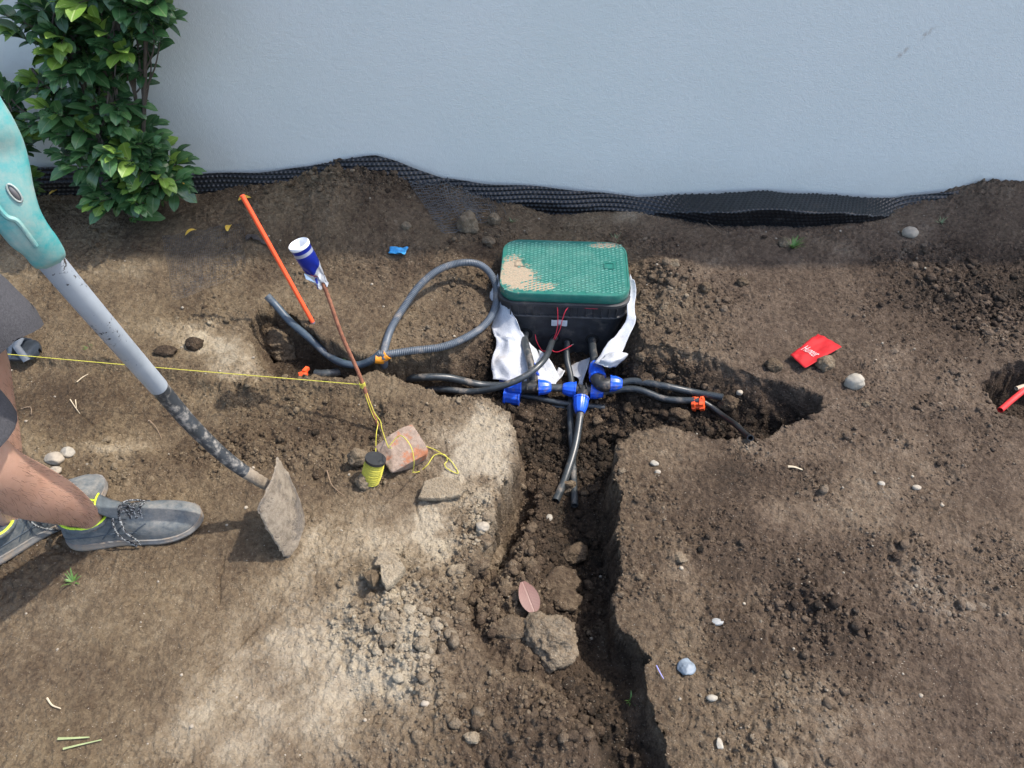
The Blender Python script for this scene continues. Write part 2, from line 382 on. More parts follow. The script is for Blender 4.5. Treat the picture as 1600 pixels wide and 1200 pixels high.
# ------------------------------------------------------------------ ground sheet
def build_ground():
    ys = np.concatenate([np.array([-8, -5, -3, -1.6, -.8, -.3, -.05, .06]), .16 + (2.50 - .16) * (np.linspace(0, 1, 660) ** 1.05), [2.6, 3, 5, 9]])
    u = np.linspace(-1, 1, 1040)
    hw = np.interp(ys, [.16, .42, 2.5], [1.03, 1.05, 2.12])
    ext = np.array([.03, .1, .25, .6, 1.2, 2.5, 5, 9])
    X = np.empty((len(ys), len(u) + 16)); X[:, 8:-8] = hw[:, None] * u[None, :]
    X[:, -8:] = hw[:, None] + ext[None, :]; X[:, :8] = -(hw[:, None] + ext[::-1][None, :])
    Y = np.repeat(ys[:, None], X.shape[1], 1)
    Z = H(X, Y)
    R, D, Wm = masks(X, Y)
    # rugged, crumbly cut faces instead of smooth curtains
    Z0 = H(X, Y, False); gy, gx = np.gradient(Z0); gx = gx / np.gradient(X, axis=1); gy = gy / np.gradient(Y, axis=0)
    sl = np.sqrt(gx ** 2 + gy ** 2); st = smooth(.6, 1.6, sl); nx, ny = -gx / (sl + 1e-6), -gy / (sl + 1e-6)
    A_, B_ = X * .9 + Z0 * 1.1, Y * .9 - Z0 * .9
    dsp = (.013 * fbm(A_, B_, .07, 3, 2) + .012 * (worley(A_, B_, .04, 3) - .3) + .007 * fbm(A_ + Z0 * .5, B_, .02, 3, 1)) * st
    X = X + nx * dsp; Y = Y + ny * dsp
    # crumb valleys are darker/moister soil, tops dry out a little
    nr, nc = X.shape
    V = np.stack([X, Y, Z], -1).reshape(-1, 3)
    i = np.arange((nr - 1) * nc).reshape(nr - 1, nc)[:, :-1].ravel()
    Fq = np.stack([i, i + 1, i + nc + 1, i + nc], 1)
    me = mesh_np('ground', V, Fq, 4); fattr(me, 'dry', D.ravel()); fattr(me, 'warm', Wm.ravel())
    tag(add('ground', me, SOIL), kind='structure')
build_ground()

# ------------------------------------------------------------------ rock / clod shapes
def ico(sub):
    bm = bmesh.new(); bmesh.ops.create_icosphere(bm, subdivisions=sub, radius=1); bm.verts.ensure_lookup_table()
    v = np.array([x.co[:] for x in bm.verts]); f = np.array([[q.index for q in p.verts] for p in bm.faces]); bm.free()
    return v / np.linalg.norm(v, axis=1)[:, None], f
ICO = {i: ico(i) for i in (1, 2, 3, 4, 5)}
def rock_verts(seed, sub=3, planes=11, soft=.35, lump=.20):
    r = np.random.RandomState(seed); d, f = ICO[sub]
    n = r.randn(planes, 3); n /= np.linalg.norm(n, axis=1)[:, None]; k = .68 + .32 * r.rand(planes)
    dot = d @ n.T; rad = np.where(dot > .05, k[None, :] / np.maximum(dot, .05), 9).min(1)
    rad = np.minimum(rad, 1.15); rad = rad * (1 - soft) + soft * .9
    off = r.rand(3) * 50
    if sub >= 3:
        lumpv = np.array([mnoise.fractal(Vector(p * 1.7 + off), 1.0, 2.0, 5) for p in d]); rad = rad + lump * lumpv
        fine = np.array([mnoise.fractal(Vector(p * 6 + off), .8, 2.0, 3) for p in d]); rad = rad + lump * .45 * fine
    else: rad = rad * (1 + .10 * r.randn(len(d)))
    return d * rad[:, None]
def rot(r, tilt=1.0):
    q = r.randn(4); q /= np.linalg.norm(q); w, x, y, z = q
    return np.array([[1-2*(y*y+z*z), 2*(x*y-z*w), 2*(x*z+y*w)], [2*(x*y+z*w), 1-2*(x*x+z*z), 2*(y*z-x*w)], [2*(x*z-y*w), 2*(y*z+x*w), 1-2*(x*x+y*y)]])

def scatter(name, N, sub, smin, smax, power, seed, label_kind, pale=.0, thresh=.15, flat=.75, sink=.25, mat=SOIL, margin=0, maskpow=2.0):
    r = np.random.RandomState(seed)
    M = N * 14; y = .22 + (2.42 - .22) * r.rand(M) ** .9; hw = np.interp(y, [.42, 2.5], [1.05, 2.1]); x = (r.rand(M) * 2 - 1) * hw
    R, D, Wm = masks(x, y); cl = .5 + .5 * fbm(x, y, .09, 3, 5)
    p = np.clip(R - thresh, 0, 1.2) ** maskpow * (.25 + cl * cl * 2); keep = r.rand(M) < p / 1.6
    inbox = (x > -.04) & (x < .39) & (y > 1.72) & (y < 2.12); keep &= ~inbox
    x, y, R, D, Wm = [a[keep][:N] for a in (x, y, R, D, Wm)]; n = len(x)
    s = smin + (smax - smin) * r.rand(n) ** power * (np.clip(R, .3, 1.0))
    z = H(x, y)
    var = [rock_verts(seed * 31 + i, sub, 8, .12) for i in range(14)]; f = ICO[sub][1]; nv = len(var[0])
    V = np.empty((n, nv, 3)); 
    for i in range(n):
        q = (var[i % 14] * np.array([1, .7 + .5 * r.rand(), .8])) @ rot(r).T
        q[:, 2] *= flat; V[i] = q * s[i] + (x[i], y[i], z[i] + s[i] * (flat * .6 - sink))
    Fc = (f[None] + (np.arange(n) * nv)[:, None, None]).reshape(-1, 3)
    me = mesh_np(name, V.reshape(-1, 3), Fc, 3)
    fattr(me, 'dry', np.repeat(np.clip(D + pale + .10 * r.randn(n), 0.05, 1), nv)); fattr(me, 'warm', np.repeat(Wm, nv))
    return tag(add(name, me, mat), label_kind, None, None, 'stuff')
scatter('soil_crumbs', 50000, 1, .0013, .0062, 2.0, 11, 'fine dark soil crumbs loose all over the ground', pale=.03, thresh=.10, maskpow=1.3)
scatter('soil_clods', 4200, 2, .0035, .017, 3.0, 12, 'loose brown soil clods along the trench, mounds and wall', pale=.02, thresh=.38, sink=.3)
# pale gravel chips
def pebbles():
    r = np.random.RandomState(5); N = 230; y = .5 + 1.9 * r.rand(N); hw = np.interp(y, [.42, 2.5], [1.0, 2.0]); x = (r.rand(N) * 2 - 1) * hw
    z = H(x, y); s = .0015 + .0038 * r.rand(N) ** 2.5; var = [rock_verts(900 + i, 2, 8, .6) for i in range(8)]; f = ICO[2][1]; nv = len(var[0])
    V = np.stack([(var[i % 8] @ rot(r).T) * np.array([1, 1, .7]) * s[i] + (x[i], y[i], z[i] + s[i] * .35) for i in range(N)])
    Fc = (f[None] + (np.arange(N) * nv)[:, None, None]).reshape(-1, 3)
    tag(add('gravel', mesh_np('gravel', V.reshape(-1, 3), Fc, 3), simple('pale_pebble', (.25, .215, .165), .9, .35, 60)), 'tiny pale gravel chips scattered over the soil', None, None, 'stuff')
pebbles()

STONE = {'soilrock': None}
def stone(name, px, py, wpx, hgt, label, cat, mat=None, seed=0, aspect=.8, sink=.3, rotz=0.0, dry=.5, planes=10, soft=.16, group=None, sub=4, tilt=0):
    c = G(px, py); t = (c - Vector((0, 0, CAMH))).length; s = wpx * t / F / 2
    v = rock_verts(seed, sub, planes, soft, .20 if mat is None else .07) * np.array([s, s * aspect, s * hgt])
    M = np.array(Matrix.Rotation(rotz, 3, 'Z') @ Matrix.Rotation(tilt, 3, 'X')); v = v @ M.T
    me = mesh_np(name, v, ICO[sub][1], 3); fattr(me, 'dry', np.full(len(v), dry)); fattr(me, 'warm', np.full(len(v), .5))
    o = add(name, me, mat or SOIL, None, (c.x, c.y, c.z + s * hgt * (1 - sink) * .75)); return tag(o, label, cat, group)
P_white = simple('white_stone', (.27, .245, .20), .75, .2, 50, .4)
P_grey = simple('grey_stone', (.22, .225, .22), .7, .25, 60, .4)
P_blue = simple('blue_grey_stone', (.14, .17, .20), .55, .25, 60, .4)
P_pale = simple('pale_stone', (.29, .25, .195), .85, .25, 40, .6)
stone('clod', 862,1012,92,.85,'largest rough clod, pale on one side, lying in the lower trench','clod',seed=1,dry=.62,aspect=.85,rotz=.5,soft=.15,sub=5)
stone('clod', 801,990,52,.55,'brown rounded clod left of the largest clod in the trench','clod',seed=2,dry=.46)
stone('clod', 897,878,42,.6,'shaded clod lying alone in the middle of the dark trench floor','clod',seed=3,dry=.4,rotz=.6)
stone('clod', 872,915,56,.45,'low brown clod beside the fallen leaf, upper of two','clod',seed=4,dry=.36)
stone('clod', 880,948,48,.4,'low brown clod beside the fallen leaf, lower of two','clod',seed=5,dry=.38)
stone('clod', 757,856,30,.8,'round clod directly below the pale stone at the trench shoulder','clod',seed=6,dry=.5)
stone('clod', 773,880,26,.9,'tall clod standing right of its neighbours on the trench shoulder','clod',seed=7,dry=.55,aspect=1.7)
stone('clod', 749,888,30,.7,'brown clod lowest and leftmost of the group on the trench shoulder','clod',seed=8,dry=.42)
stone('stone', 754,833,20,.8,'angular light grey stone on top of the trench shoulder','stone',P_pale,seed=9)
stone('stone', 1332,603,30,.9,'large round whitish stone on the soil below the red flag','stone',P_white,seed=10,soft=.7)
stone('stone', 1071,1047,28,.5,'blue grey angular stone near the lower right trench edge','stone',P_blue,seed=11,rotz=.8)
stone('stone', 1119,974,21,.4,'flat oval grey pebble on the right bank','stone',P_grey,seed=12,soft=.8,aspect=.6)
stone('stone', 1111,1094,17,.6,'small cream oval pebble below the blue grey stone','stone',P_white,seed=13,soft=.8,aspect=.6)
stone('stone', 1123,1166,10,.5,'thin cream shard at the bottom of the right bank','stone',P_white,seed=14,aspect=1.6)
stone('stone', 1062,876,22,.7,'tan clod with a crumbly edge on the right bank','clod',seed=15,dry=.66)
stone('stone', 1022,727,13,.6,'bright white chip near the right bank corner','stone',P_white,seed=16)
stone('stone', 1027,740,10,.7,'cream pebble just below the bright white chip','stone',P_pale,seed=17,soft=.7)
stone('stone', 1376,758,11,.6,'white ring shaped pebble on the right ground','stone',P_white,seed=18,soft=.8)
stone('stone', 1430,765,14,.5,'yellowish flat pebble on the right ground','stone',P_pale,seed=19,soft=.8,aspect=.6)
stone('stone', 1420,368,24,.7,'round cream stone on the shaded strip near the wall','stone',P_pale,seed=20,soft=.8)
stone('stone', 1225,383,20,.8,'brown stone beside the grass tuft near the wall','stone',seed=21,dry=.6,soft=.7)
stone('stone', 1159,446,19,.8,'round brown clod alone on the smooth soil right of the box','clod',seed=22,dry=.4,soft=.7)
stone('clod', 732,362,32,1.3,'upright pale clod on the slope below the netting','clod',seed=23,dry=.62,sink=.15)
stone('clod', 765,384,20,1.0,'small pale clod between netting and box lid','clod',seed=24,dry=.58)
stone('clod', 772,356,18,1.1,'narrow pale clod upright near the drainage sheet','clod',seed=25,dry=.6,sink=.15)
stone('clod', 637,359,15,.9,'small pale clod above the blue plastic scrap','clod',seed=26,dry=.66)
stone('clod', 442,552,70,.7,'jagged brown clod at the left end of the upper hole','clod',seed=27,dry=.48,aspect=.7,rotz=-.5,soft=.1,sub=5,sink=.15)
stone('clod', 305,543,28,.7,'dark round clod near the pale crust left of the hole','clod',seed=28,dry=.22,soft=.8)
stone('clod', 262,553,36,.4,'dark flat clod beside the grey tool tube','clod',seed=29,dry=.24,soft=.6,aspect=.5)
stone('stone', 108,712,18,.8,'white lump of mortar near the rear shoe','stone',P_white,seed=30)
stone('stone', 88,722,24,.6,'cream lump touching the white mortar lump','stone',P_pale,seed=31)
stone('stone', 90,740,18,.6,'tan pebble closest to the shin','stone',P_pale,seed=32,soft=.7)
stone('stone', 562,727,32,1.0,'grey clod behind the yellow string spool','clod',seed=33,dry=.62,sink=.2)
stone('stone', 569,762,27,.9,'pale clod in front of the yellow string spool','clod',seed=34,dry=.68,sink=.2)
stone('stone', 886,770,24,1.1,'pale clod at the lower ends of the two pipes','clod',seed=35,dry=.56,sink=.15)
stone('stone', 858,815,11,.7,'small smooth white pebble in the trench','stone',P_white,seed=36,soft=.9,aspect=1.2)
stone('clod', 1135,640,30,.9,'round dark clod at the end of the right pipes','clod',seed=37,dry=.34,soft=.6)
stone('clod', 1154,619,11,.9,'little pale pebble above the clod at the pipe end','stone',P_pale,seed=38,soft=.7)
stone('clod', 1060,655,34,.7,'brown clod below the right pipes in the cross trench','clod',seed=39,dry=.34)
stone('clod', 1208,577,26,.8,'brown clod in the pocket left of the red flag','clod',seed=40,dry=.4)
stone('clod', 1287,575,26,.9,'tan clod holding up the red flag','clod',seed=41,dry=.6)
stone('clod', 822,1045,20,.5,'tiny clod under the left rim of the largest clod','clod',seed=42,dry=.3)
stone('clod', 1352,634,12,.8,'pale pebble just below the whitish round stone','stone',seed=43,dry=.6,soft=.7)
stone('clod', 680,700,17,.3,'flat tan chip on the pale bank right of the brick','clod',seed=44,dry=.75,aspect=.5)
stone('clod', 738,1158,22,.6,'twin pale lumps at the bottom edge of the ground','clod',seed=45,dry=.8)
stone('clod', 665,1102,14,.6,'pale oval pebble left of the bottom mound','stone',P_pale,seed=46,soft=.7)
stone('clod', 668,960,16,.9,'pale lump on the right of the crumbly patch','clod',seed=47,dry=.78)
stone('clod', 660,1015,26,.7,'big pale lump low in the crumbly patch','clod',seed=48,dry=.76)
stone('clod', 605,1005,24,.6,'tan lump among crumbs below the broken slabs','clod',seed=49,dry=.7)
stone('clod', 582,980,22,.6,'tan flattish lump left in the crumbly patch','clod',seed=50,dry=.66)
stone('clod', 580,938,18,.8,'rounded pebble touching the dark broken slab','clod',seed=51,dry=.62,soft=.7)
stone('clod', 1000,565,17,.8,'small clod by the right corner of the white fabric','clod',seed=52,dry=.46)
stone('clod', 1010,600,22,.8,'dark clod against the right pipes','clod',seed=53,dry=.3)
stone('clod', 820,660,26,.8,'dark clod under the left tee fitting','clod',seed=54,dry=.28)
stone('clod', 1100,460,20,.8,'clod at the foot of the soil pile right of the box','clod',seed=55,dry=.42)
stone('clod', 1050,418,20,.9,'tan clod on top of the soil pile right of the box','clod',seed=56,dry=.6)
stone('clod', 955,395 - 12,15,.9,'small clod behind the green lid','clod',seed=57,dry=.46)
# broken dry slabs
def slab(poly, z, th, label, dry, tilt=0.0):
    pts = [G(a, b) for a, b in poly]; c = sum(pts, Vector()) / len(pts); zz = h1(c.x, c.y) + z + .009
    mb = MB(); n = len(pts); out = []
    for i in range(n):
        a, b = pts[i], pts[(i + 1) % n]
        for k in range(6):
            p = a.lerp(b, k / 6); j = mnoise.noise(p * 90) * .003; out.append(Vector((p.x + j, p.y - j, 0)))
    def ring(f, z): return [Vector((c.x + (p.x - c.x) * f, c.y + (p.y - c.y) * f, zz + z + (p.y - c.y) * tilt + .002 * mnoise.noise(Vector((p.x * 60, p.y * 60, f * 3))))) for p in out]
    b = mb.quadgrid([ring(.9, -th), ring(1, -th * .5), ring(1.0, -.003), ring(.95, 0), ring(.6, .0015), ring(.2, .001)], True); mb.cap(b + 5 * len(out), len(out))
    o = mb.build('soil_slab', SOIL, origin=c); fattr(o.data, 'dry', [dry] * len(o.data.vertices)); fattr(o.data, 'warm', [.6] * len(o.data.vertices))
    return tag(o, label, 'soil slab')
slab([(587,896),(598,872),(607,868),(628,884),(622,892),(600,896)], .018, .02, 'upper pale slab of the broken dry crust', .86, .1)
slab([(598,900),(620,896),(630,894),(637,904),(622,924),(607,936),(600,925)], .02, .024, 'right pale slab of the broken dry crust, largest', .9, -.1)
slab([(570,910),(582,902),(595,901),(596,915),(588,934),(578,926)], .012, .02, 'darker left slab of the broken dry crust', .5, -.5)
slab([(655,790),(664,766),(690,757),(716,762),(730,775),(720,784),(690,790)], .014, .016, 'cracked pale plate on the bank right of the brick', .80, .05)

# ------------------------------------------------------------------ wall
def build_wall():
    n = NT('wall_render')
    sp = n.n('ShaderNodeSeparateXYZ'); n.l(n.tc(), sp.inputs[0])
    base = n.ramp(n.noise(3, 4), [(.3, (.60, .635, .60)), (.7, (.635, .66, .625))])
    splash = n.math('ADD', sp.outputs[2], n.math('MULTIPLY', n.noise(9, 5, .7), .16))
    f = n.ramp(splash, [(.10, 1), (.30, 0)])
    c = n.mix(n.math('MULTIPLY', f, .30), base, (.42, .40, .35))
    # scuff marks
    fs = None
    for px, py in ((1449, 52), (1410, 83)):
        p = WY(px, py, WALLY)
        mp = n.n('ShaderNodeMapping'); mp.vector_type = 'TEXTURE'; mp.inputs['Location'].default_value = (p.x, p.y, p.z)
        mp.inputs['Rotation'].default_value = (0, math.radians(-52), 0); mp.inputs['Scale'].default_value = (.035, 1, .011)
        n.l(n.tc(), mp.inputs['Vector']); ln = n.n('ShaderNodeVectorMath', operation='LENGTH'); n.l(mp.outputs[0], ln.inputs[0])
        m = n.ramp(ln.outputs['Value'], [(.25, 1), (1.0, 0)]); m = n.math('MULTIPLY', m, n.ramp(n.noise(90, 4, .8), [(.42, 0), (.6, 1)]))
        fs = m if fs is None else n.math('ADD', fs, m, True)
    c = n.mix(n.math('MULTIPLY', fs, .6), c, (.30, .24, .19))
    n.col(c); n.rough(.92); n.set('Specular IOR Level', .2)
    h = n.math('ADD', n.noise(230, 4, .6), n.math('MULTIPLY', n.noise(60, 3, .5), .8)); n.bump(h, .5, .0032)
    mb = MB(); mb.box((0, WALLY + .12, 1.1), (24, .24, 2.9)); mb.box((0, WALLY + .12, 2.58), (24, .32, .06))
    o = mb.build('garden_wall', n.m, smooth=False); tag(o, 'pale blue grey rendered wall behind the dug garden bed', 'wall')
build_wall()

# ------------------------------------------------------------------ dimpled drainage sheet
def build_membrane():
    top = [(-300,262),(0,262),(100,262),(200,272),(290,275),(400,270),(480,262),(545,250),(585,246),(620,254),(690,279),(760,288),(850,295),(930,303),(1000,308),(1100,305),(1200,302),(1300,306),(1400,312),(1480,302),(1540,295),(1600,289),(1900,285)]
    tw = [WY(a, b, WALLY - .03) for a, b in top]; tx = np.array([p.x for p in tw]); tz = np.array([p.z for p in tw])
    xs = np.arange(-2.5, 2.5, .0042); vs = np.arange(0, 1.0001, 1 / 72)
    X, Vv = np.meshgrid(xs, vs, indexing='ij')
    zt = np.interp(X, tx, tz) + .003 * np.sin(X * 9)
    xf = WY(1210, 310, WALLY).x; f = np.exp(-((X - xf) / .42) ** 4) 
    # vertical section up to the fold line at v=.7, then back to the wall
    yb = WALLY - .045 - .07 * f; zb = np.full_like(X, -.10)
    yf = WALLY - .05 - .115 * f; zf = zt - .05 * (1 - f) + .012 * f
    yt = WALLY - .022 + 0 * X; ztp = zt
    a = np.clip(Vv / .62, 0, 1); b = np.clip((Vv - .62) / .38, 0, 1)
    Yp = yb * (1 - a) + yf * a; Zp = zb * (1 - a) + zf * a
    Yp = np.where(Vv > .62, yf * (1 - b) + yt * b, Yp); Zp = np.where(Vv > .62, zf * (1 - b) + ztp * b, Zp)
    # arc length based dimples
    dl = np.sqrt(np.diff(Yp, axis=1) ** 2 + np.diff(Zp, axis=1) ** 2); s = np.concatenate([np.zeros((len(xs), 1)), np.cumsum(dl, 1)], 1)
    pitch = .0160; r = np.floor(s / pitch); u = (X / pitch + .5 * (r % 2)) % 1 - .5; w = (s / pitch) % 1 - .5
    dim = np.clip(1 - np.sqrt(u * u + w * w) / .42, 0, 1); dim = dim ** .7 * .0065
    # normal approx
    ty = np.gradient(Yp, axis=1); tzg = np.gradient(Zp, axis=1); L = np.sqrt(ty ** 2 + tzg ** 2) + 1e-9; ny, nz = -tzg / L, ty / L
    Yp = Yp + ny * dim + .004 * np.sin(X * 23) * (Vv > .3); Zp = Zp + nz * dim
    nr, nc = X.shape; V = np.stack([X, Yp, Zp], -1).reshape(-1, 3)
    i = np.arange((nr - 1) * nc).reshape(nr - 1, nc)[:, :-1].ravel(); me = mesh_np('drainage_sheet', V, np.stack([i, i + nc, i + nc + 1, i + 1], 1), 4)
    m = simple('black_plastic_sheet', (.006, .007, .009), .36, .3, 30, .2, .001, dust=(.05, .042, .035), dustamt=.06, dscale=30, spec=.5)
    o = add('drainage_sheet', me, m); tag(o, 'black dimpled plastic drainage sheet along the foot of the wall', 'drainage sheet')
    md = o.modifiers.new('thick', 'SOLIDIFY'); md.thickness = .0012
build_membrane()

# ------------------------------------------------------------------ netting laid over soil
def netting(corners, nu, nv, label, w=.0008, lift=.004, seed=1, fray=.25):
    r = random.Random(seed); c = [G(*p) for p in corners]
    def P(u, v):
        a = c[0].lerp(c[1], u); b = c[3].lerp(c[2], u); p = a.lerp(b, v)
        x = p.x + .012 * mnoise.noise(Vector((u * 3, v * 3, seed))); y = p.y + .012 * mnoise.noise(Vector((u * 3, v * 3, seed + 9)))
        return x, y
    lines = []
    for i in range(nu):
        lines.append([P(i / (nu - 1), k / 60) for k in range(int(60 * (1 - fray * r.random())) + 1)])
    for j in range(nv):
        lines.append([P(k / 60, j / (nv - 1)) for k in range(int(60 * (1 - fray * r.random())) + 1)])
    flat = np.array([q for l in lines for q in l]); z = H(flat[:, 0], flat[:, 1]); z = z + lift
    mb = MB(); k = 0
    for l in lines:
        pts = [Vector((q[0], q[1], z[k + i])) for i, q in enumerate(l)]; k += len(l)
        mb.tube(pts, w, 3, cap=False)
    o = mb.build('plastic_netting', simple('net_black', (.06, .065, .07), .5, .1, 30, 0), smooth=False)
    return tag(o, label, 'netting')
netting([(640,292),(770,285),(800,350),(690,372)], 38, 26, 'fine black plastic netting draped over the clods by the wall', seed=2, lift=.012, w=.0010, fray=.5)
netting([(255,372),(380,352),(385,430),(270,470)], 44, 36, 'faint fine netting lying flat on soil below the shrub', seed=5, lift=.004, w=.00035, fray=.5)

# ------------------------------------------------------------------ valve box
def rrect(cx, cy, w, d, r, z, ang, seg=7):
    out = []
    for (sx, sy, a0) in ((1, 1, 0), (-1, 1, 90), (-1, -1, 180), (1, -1, 270)):
        for k in range(seg + 1):
            a = math.radians(a0 + 90 * k / seg); x = sx * (w / 2 - r) + r * math.cos(a); y = sy * (d / 2 - r) + r * math.sin(a)
            out.append(Vector((cx + x * math.cos(ang) - y * math.sin(ang), cy + x * math.sin(ang) + y * math.cos(ang), z)))
    return out
BX, BY, BA = .168, 1.945, math.radians(-3.0)
LT = .085
def bl(x, y, z):
    return Vector((BX + x * math.cos(BA) - y * math.sin(BA), BY + x * math.sin(BA) + y * math.cos(BA), z))
def build_box():
    root = thing('valve_box', (BX, BY, -.19), 'black irrigation valve box with green checker plate lid', 'valve box')
    n = NT('green_lid'); sp = n.n('ShaderNodeSeparateXYZ'); n.l(n.tc(), sp.inputs[0])
    g = n.ramp(n.noise(25, 5, .7), [(.3, (.008, .105, .080)), (.7, (.018, .145, .112))])
    def blob(x, y, rx, ry):
        mp = n.n('ShaderNodeMapping'); mp.vector_type = 'TEXTURE'; mp.inputs['Location'].default_value = (x, y, .27); mp.inputs['Scale'].default_value = (rx, ry, .5)
        n.l(n.tc(), mp.inputs['Vector']); ln = n.n('ShaderNodeVectorMath', operation='LENGTH'); n.l(mp.outputs[0], ln.inputs[0]); return ln.outputs['Value']
    dirt = None
    for b in ((-.150, -.055, .085, .085), (-.165, .0, .05, .09), (.14, .118, .07, .02), (-.10, -.10, .1, .03)):
        v = n.math('ADD', blob(*b), n.math('MULTIPLY', n.math('SUBTRACT', n.noise(55, 5, .75), .5), 1.6)); v = n.ramp(v, [(.62, 1), (.80, 0)])
        dirt = v if dirt is None else n.math('MAXIMUM', dirt, v)
    dirt = n.math('MULTIPLY', dirt, n.ramp(n.noise(300, 2, .6), [(.33, .1), (.42, 1)]))
    haze = n.math('MULTIPLY', n.ramp(n.noise(12, 6, .75), [(.45, 0), (.8, 1)]), .22)
    c = n.mix(haze, g, (.30, .34, .28)); c = n.mix(dirt, c, n.ramp(n.noise(150, 4, .7), [(.3, (.22, .165, .11)), (.7, (.36, .285, .20))])); n.col(c); n.rough(n.mix(dirt, (.40,) * 3, (.95,) * 3)); n.bump(n.noise(300, 3), .25, .001)
    green = n.m
    nt = NT('green_tread'); nt.col(nt.ramp(nt.noise(60, 4), [(.3, (.055, .20, .165)), (.7, (.16, .33, .28))])); nt.rough(.38)
    blk = simple('box_black', (.022, .023, .026), .55, .35, 35, .4, .001, dust=(.11, .095, .08), dustamt=.12, dscale=14)
    # lid
    mb = MB(); q = lambda w, d, r, z: rrect(BX, BY, w, d, r, z, BA)
    rows = [q(.372, .256, .05, LT - .045), q(.398, .282, .055, LT - .034), q(.404, .288, .058, LT - .030), q(.406, .290, .06, LT - .004), q(.402, .286, .058, LT), q(.394, .278, .054, LT), q(.392, .276, .053, LT - .002), q(.2, .1, .03, LT - .002)]
    b = mb.quadgrid(rows, True); mb.cap(b + 7 * len(rows[0]), len(rows[0]))
    lid = mb.build('lid', green, root)
    tr = MB()   # raised treads
    nx, ny = 30, 21
    for i in range(nx):
        for j in range(ny):
            x = (i - (nx - 1) / 2) * .0126; y = (j - (ny - 1) / 2) * .0124 + (.003 if i % 2 else -.003)
            if abs(x) > .186 or abs(y) > .128 or (abs(x) > .15 and abs(y) > .105 and math.hypot(abs(x) - .15, abs(y) - .105) > .04): continue
            if abs(x + .142) < .02 and abs(y - .01) < .018: continue
            if abs(x - .142) < .02 and abs(y - .01) < .018: continue
            if ((x + .155) / .055) ** 2 + ((y + .05) / .075) ** 2 < 1 and random.Random(i * 77 + j).random() < .8: continue
            a = BA + (math.radians(32) if (i + j) % 2 else math.radians(18))
            tr.box(bl(x, y, LT - .0006), (.0082, .0026, .0030), Matrix.Rotation(a, 3, 'Z'))
    tag(tr.build('raised_tread', nt.m, lid, smooth=False), kind='stuff')
    for sx in (-1, 1):   # keyhole recess frames
        k = MB(); c0 = bl(sx * .142, .01, LT)
        for dx, dy, sxx, syy in ((0, .014, .032, .003), (0, -.014, .032, .003), (.0145, 0, .003, .025), (-.0145, 0, .003, .025)):
            p = bl(sx * .142 + dx, .01 + dy, LT - .0003); k.box(p, (sxx, syy, .004), Matrix.Rotation(BA, 3, 'Z'))
        k.box(bl(sx * .142, .01, LT - .0014), (.025, .024, .002), Matrix.Rotation(BA, 3, 'Z'))
        k.build('key_recess', green, lid, smooth=False)
    # body
    mb = MB(); rows = [q(.405, .29, .055, LT - .034), q(.416, .30, .06, LT - .036), q(.416, .30, .06, LT - .046), q(.404, .288, .055, LT - .048), q(.402, .286, .055, .0), q(.392, .278, .052, -.003), q(.385, .272, .05, -.06), q(.360, .262, .045, -.20)]
    b = mb.quadgrid(rows, True); mb.cap(b, len(rows[0]), True); mb.cap(b + 7 * len(rows[0]), len(rows[0])); body = mb.build('body', blk, root)
    rb = MB(); rb2 = MB(); 
    rr = q(.410, .294, .058, 0)
    for k in range(15):
        x = -.165 + k * .0236; rb.box(bl(x, -.1445, .018), (.003, .007, .036), Matrix.Rotation(BA, 3, 'Z'))
    for k in range(9):
        for s in (-1, 1): rb.box(bl(s * .2025, -.1 + k * .025, .018), (.007, .003, .036), Matrix.Rotation(BA, 3, 'Z'))
    ro = rb.build('rim_rib', blk, body, smooth=False); tag(ro, kind='stuff')
    rr1 = q(.412, .296, .058, -.0035); rr2 = q(.412, .296, .058, .0005); rr3 = q(.398, .282, .055, .0005); rr0 = q(.398, .282, .055, -.0035)
    rb2.quadgrid([rr0, rr1, rr2, rr3], True); rb2.build('rim_ledge', simple('box_ledge', (.06, .06, .062), .6, .3, 30, .2), body)
    # sticker
    st = MB(); fy = -.1385
    rows = [[bl(-.036 + .05 * u, fy - .004 - .0015 * math.sin(u * 9), z) for u in [k / 8 for k in range(9)]] for z in (-.042, -.030, -.018)]
    st.quadgrid(rows); so = st.build('sticker', simple('sticker_white', (.48, .50, .52), .35, .25, 60, .3, .001), body)
    st2 = MB(); st2.box(bl(-.010, fy - .0062, -.037), (.014, .001, .004)); st2.build('sticker_print', simple('print_grey', (.12, .13, .14), .6, .1), so, smooth=False)
    # port holes
    for x, z, r in ((-.118, -.085, .024), (-.02, -.10, .016), (.018, -.115, .017), (.098, -.10, .022)):
        ph = MB(); ph.lathe(bl(x, -.136, z), bl(x, -.1375, z), [(0, r), (1, r)], 18)
        ph.build('port_hole', simple('hole_black', (.006, .006, .006), .9, .1, 20, 0), body)
build_box()

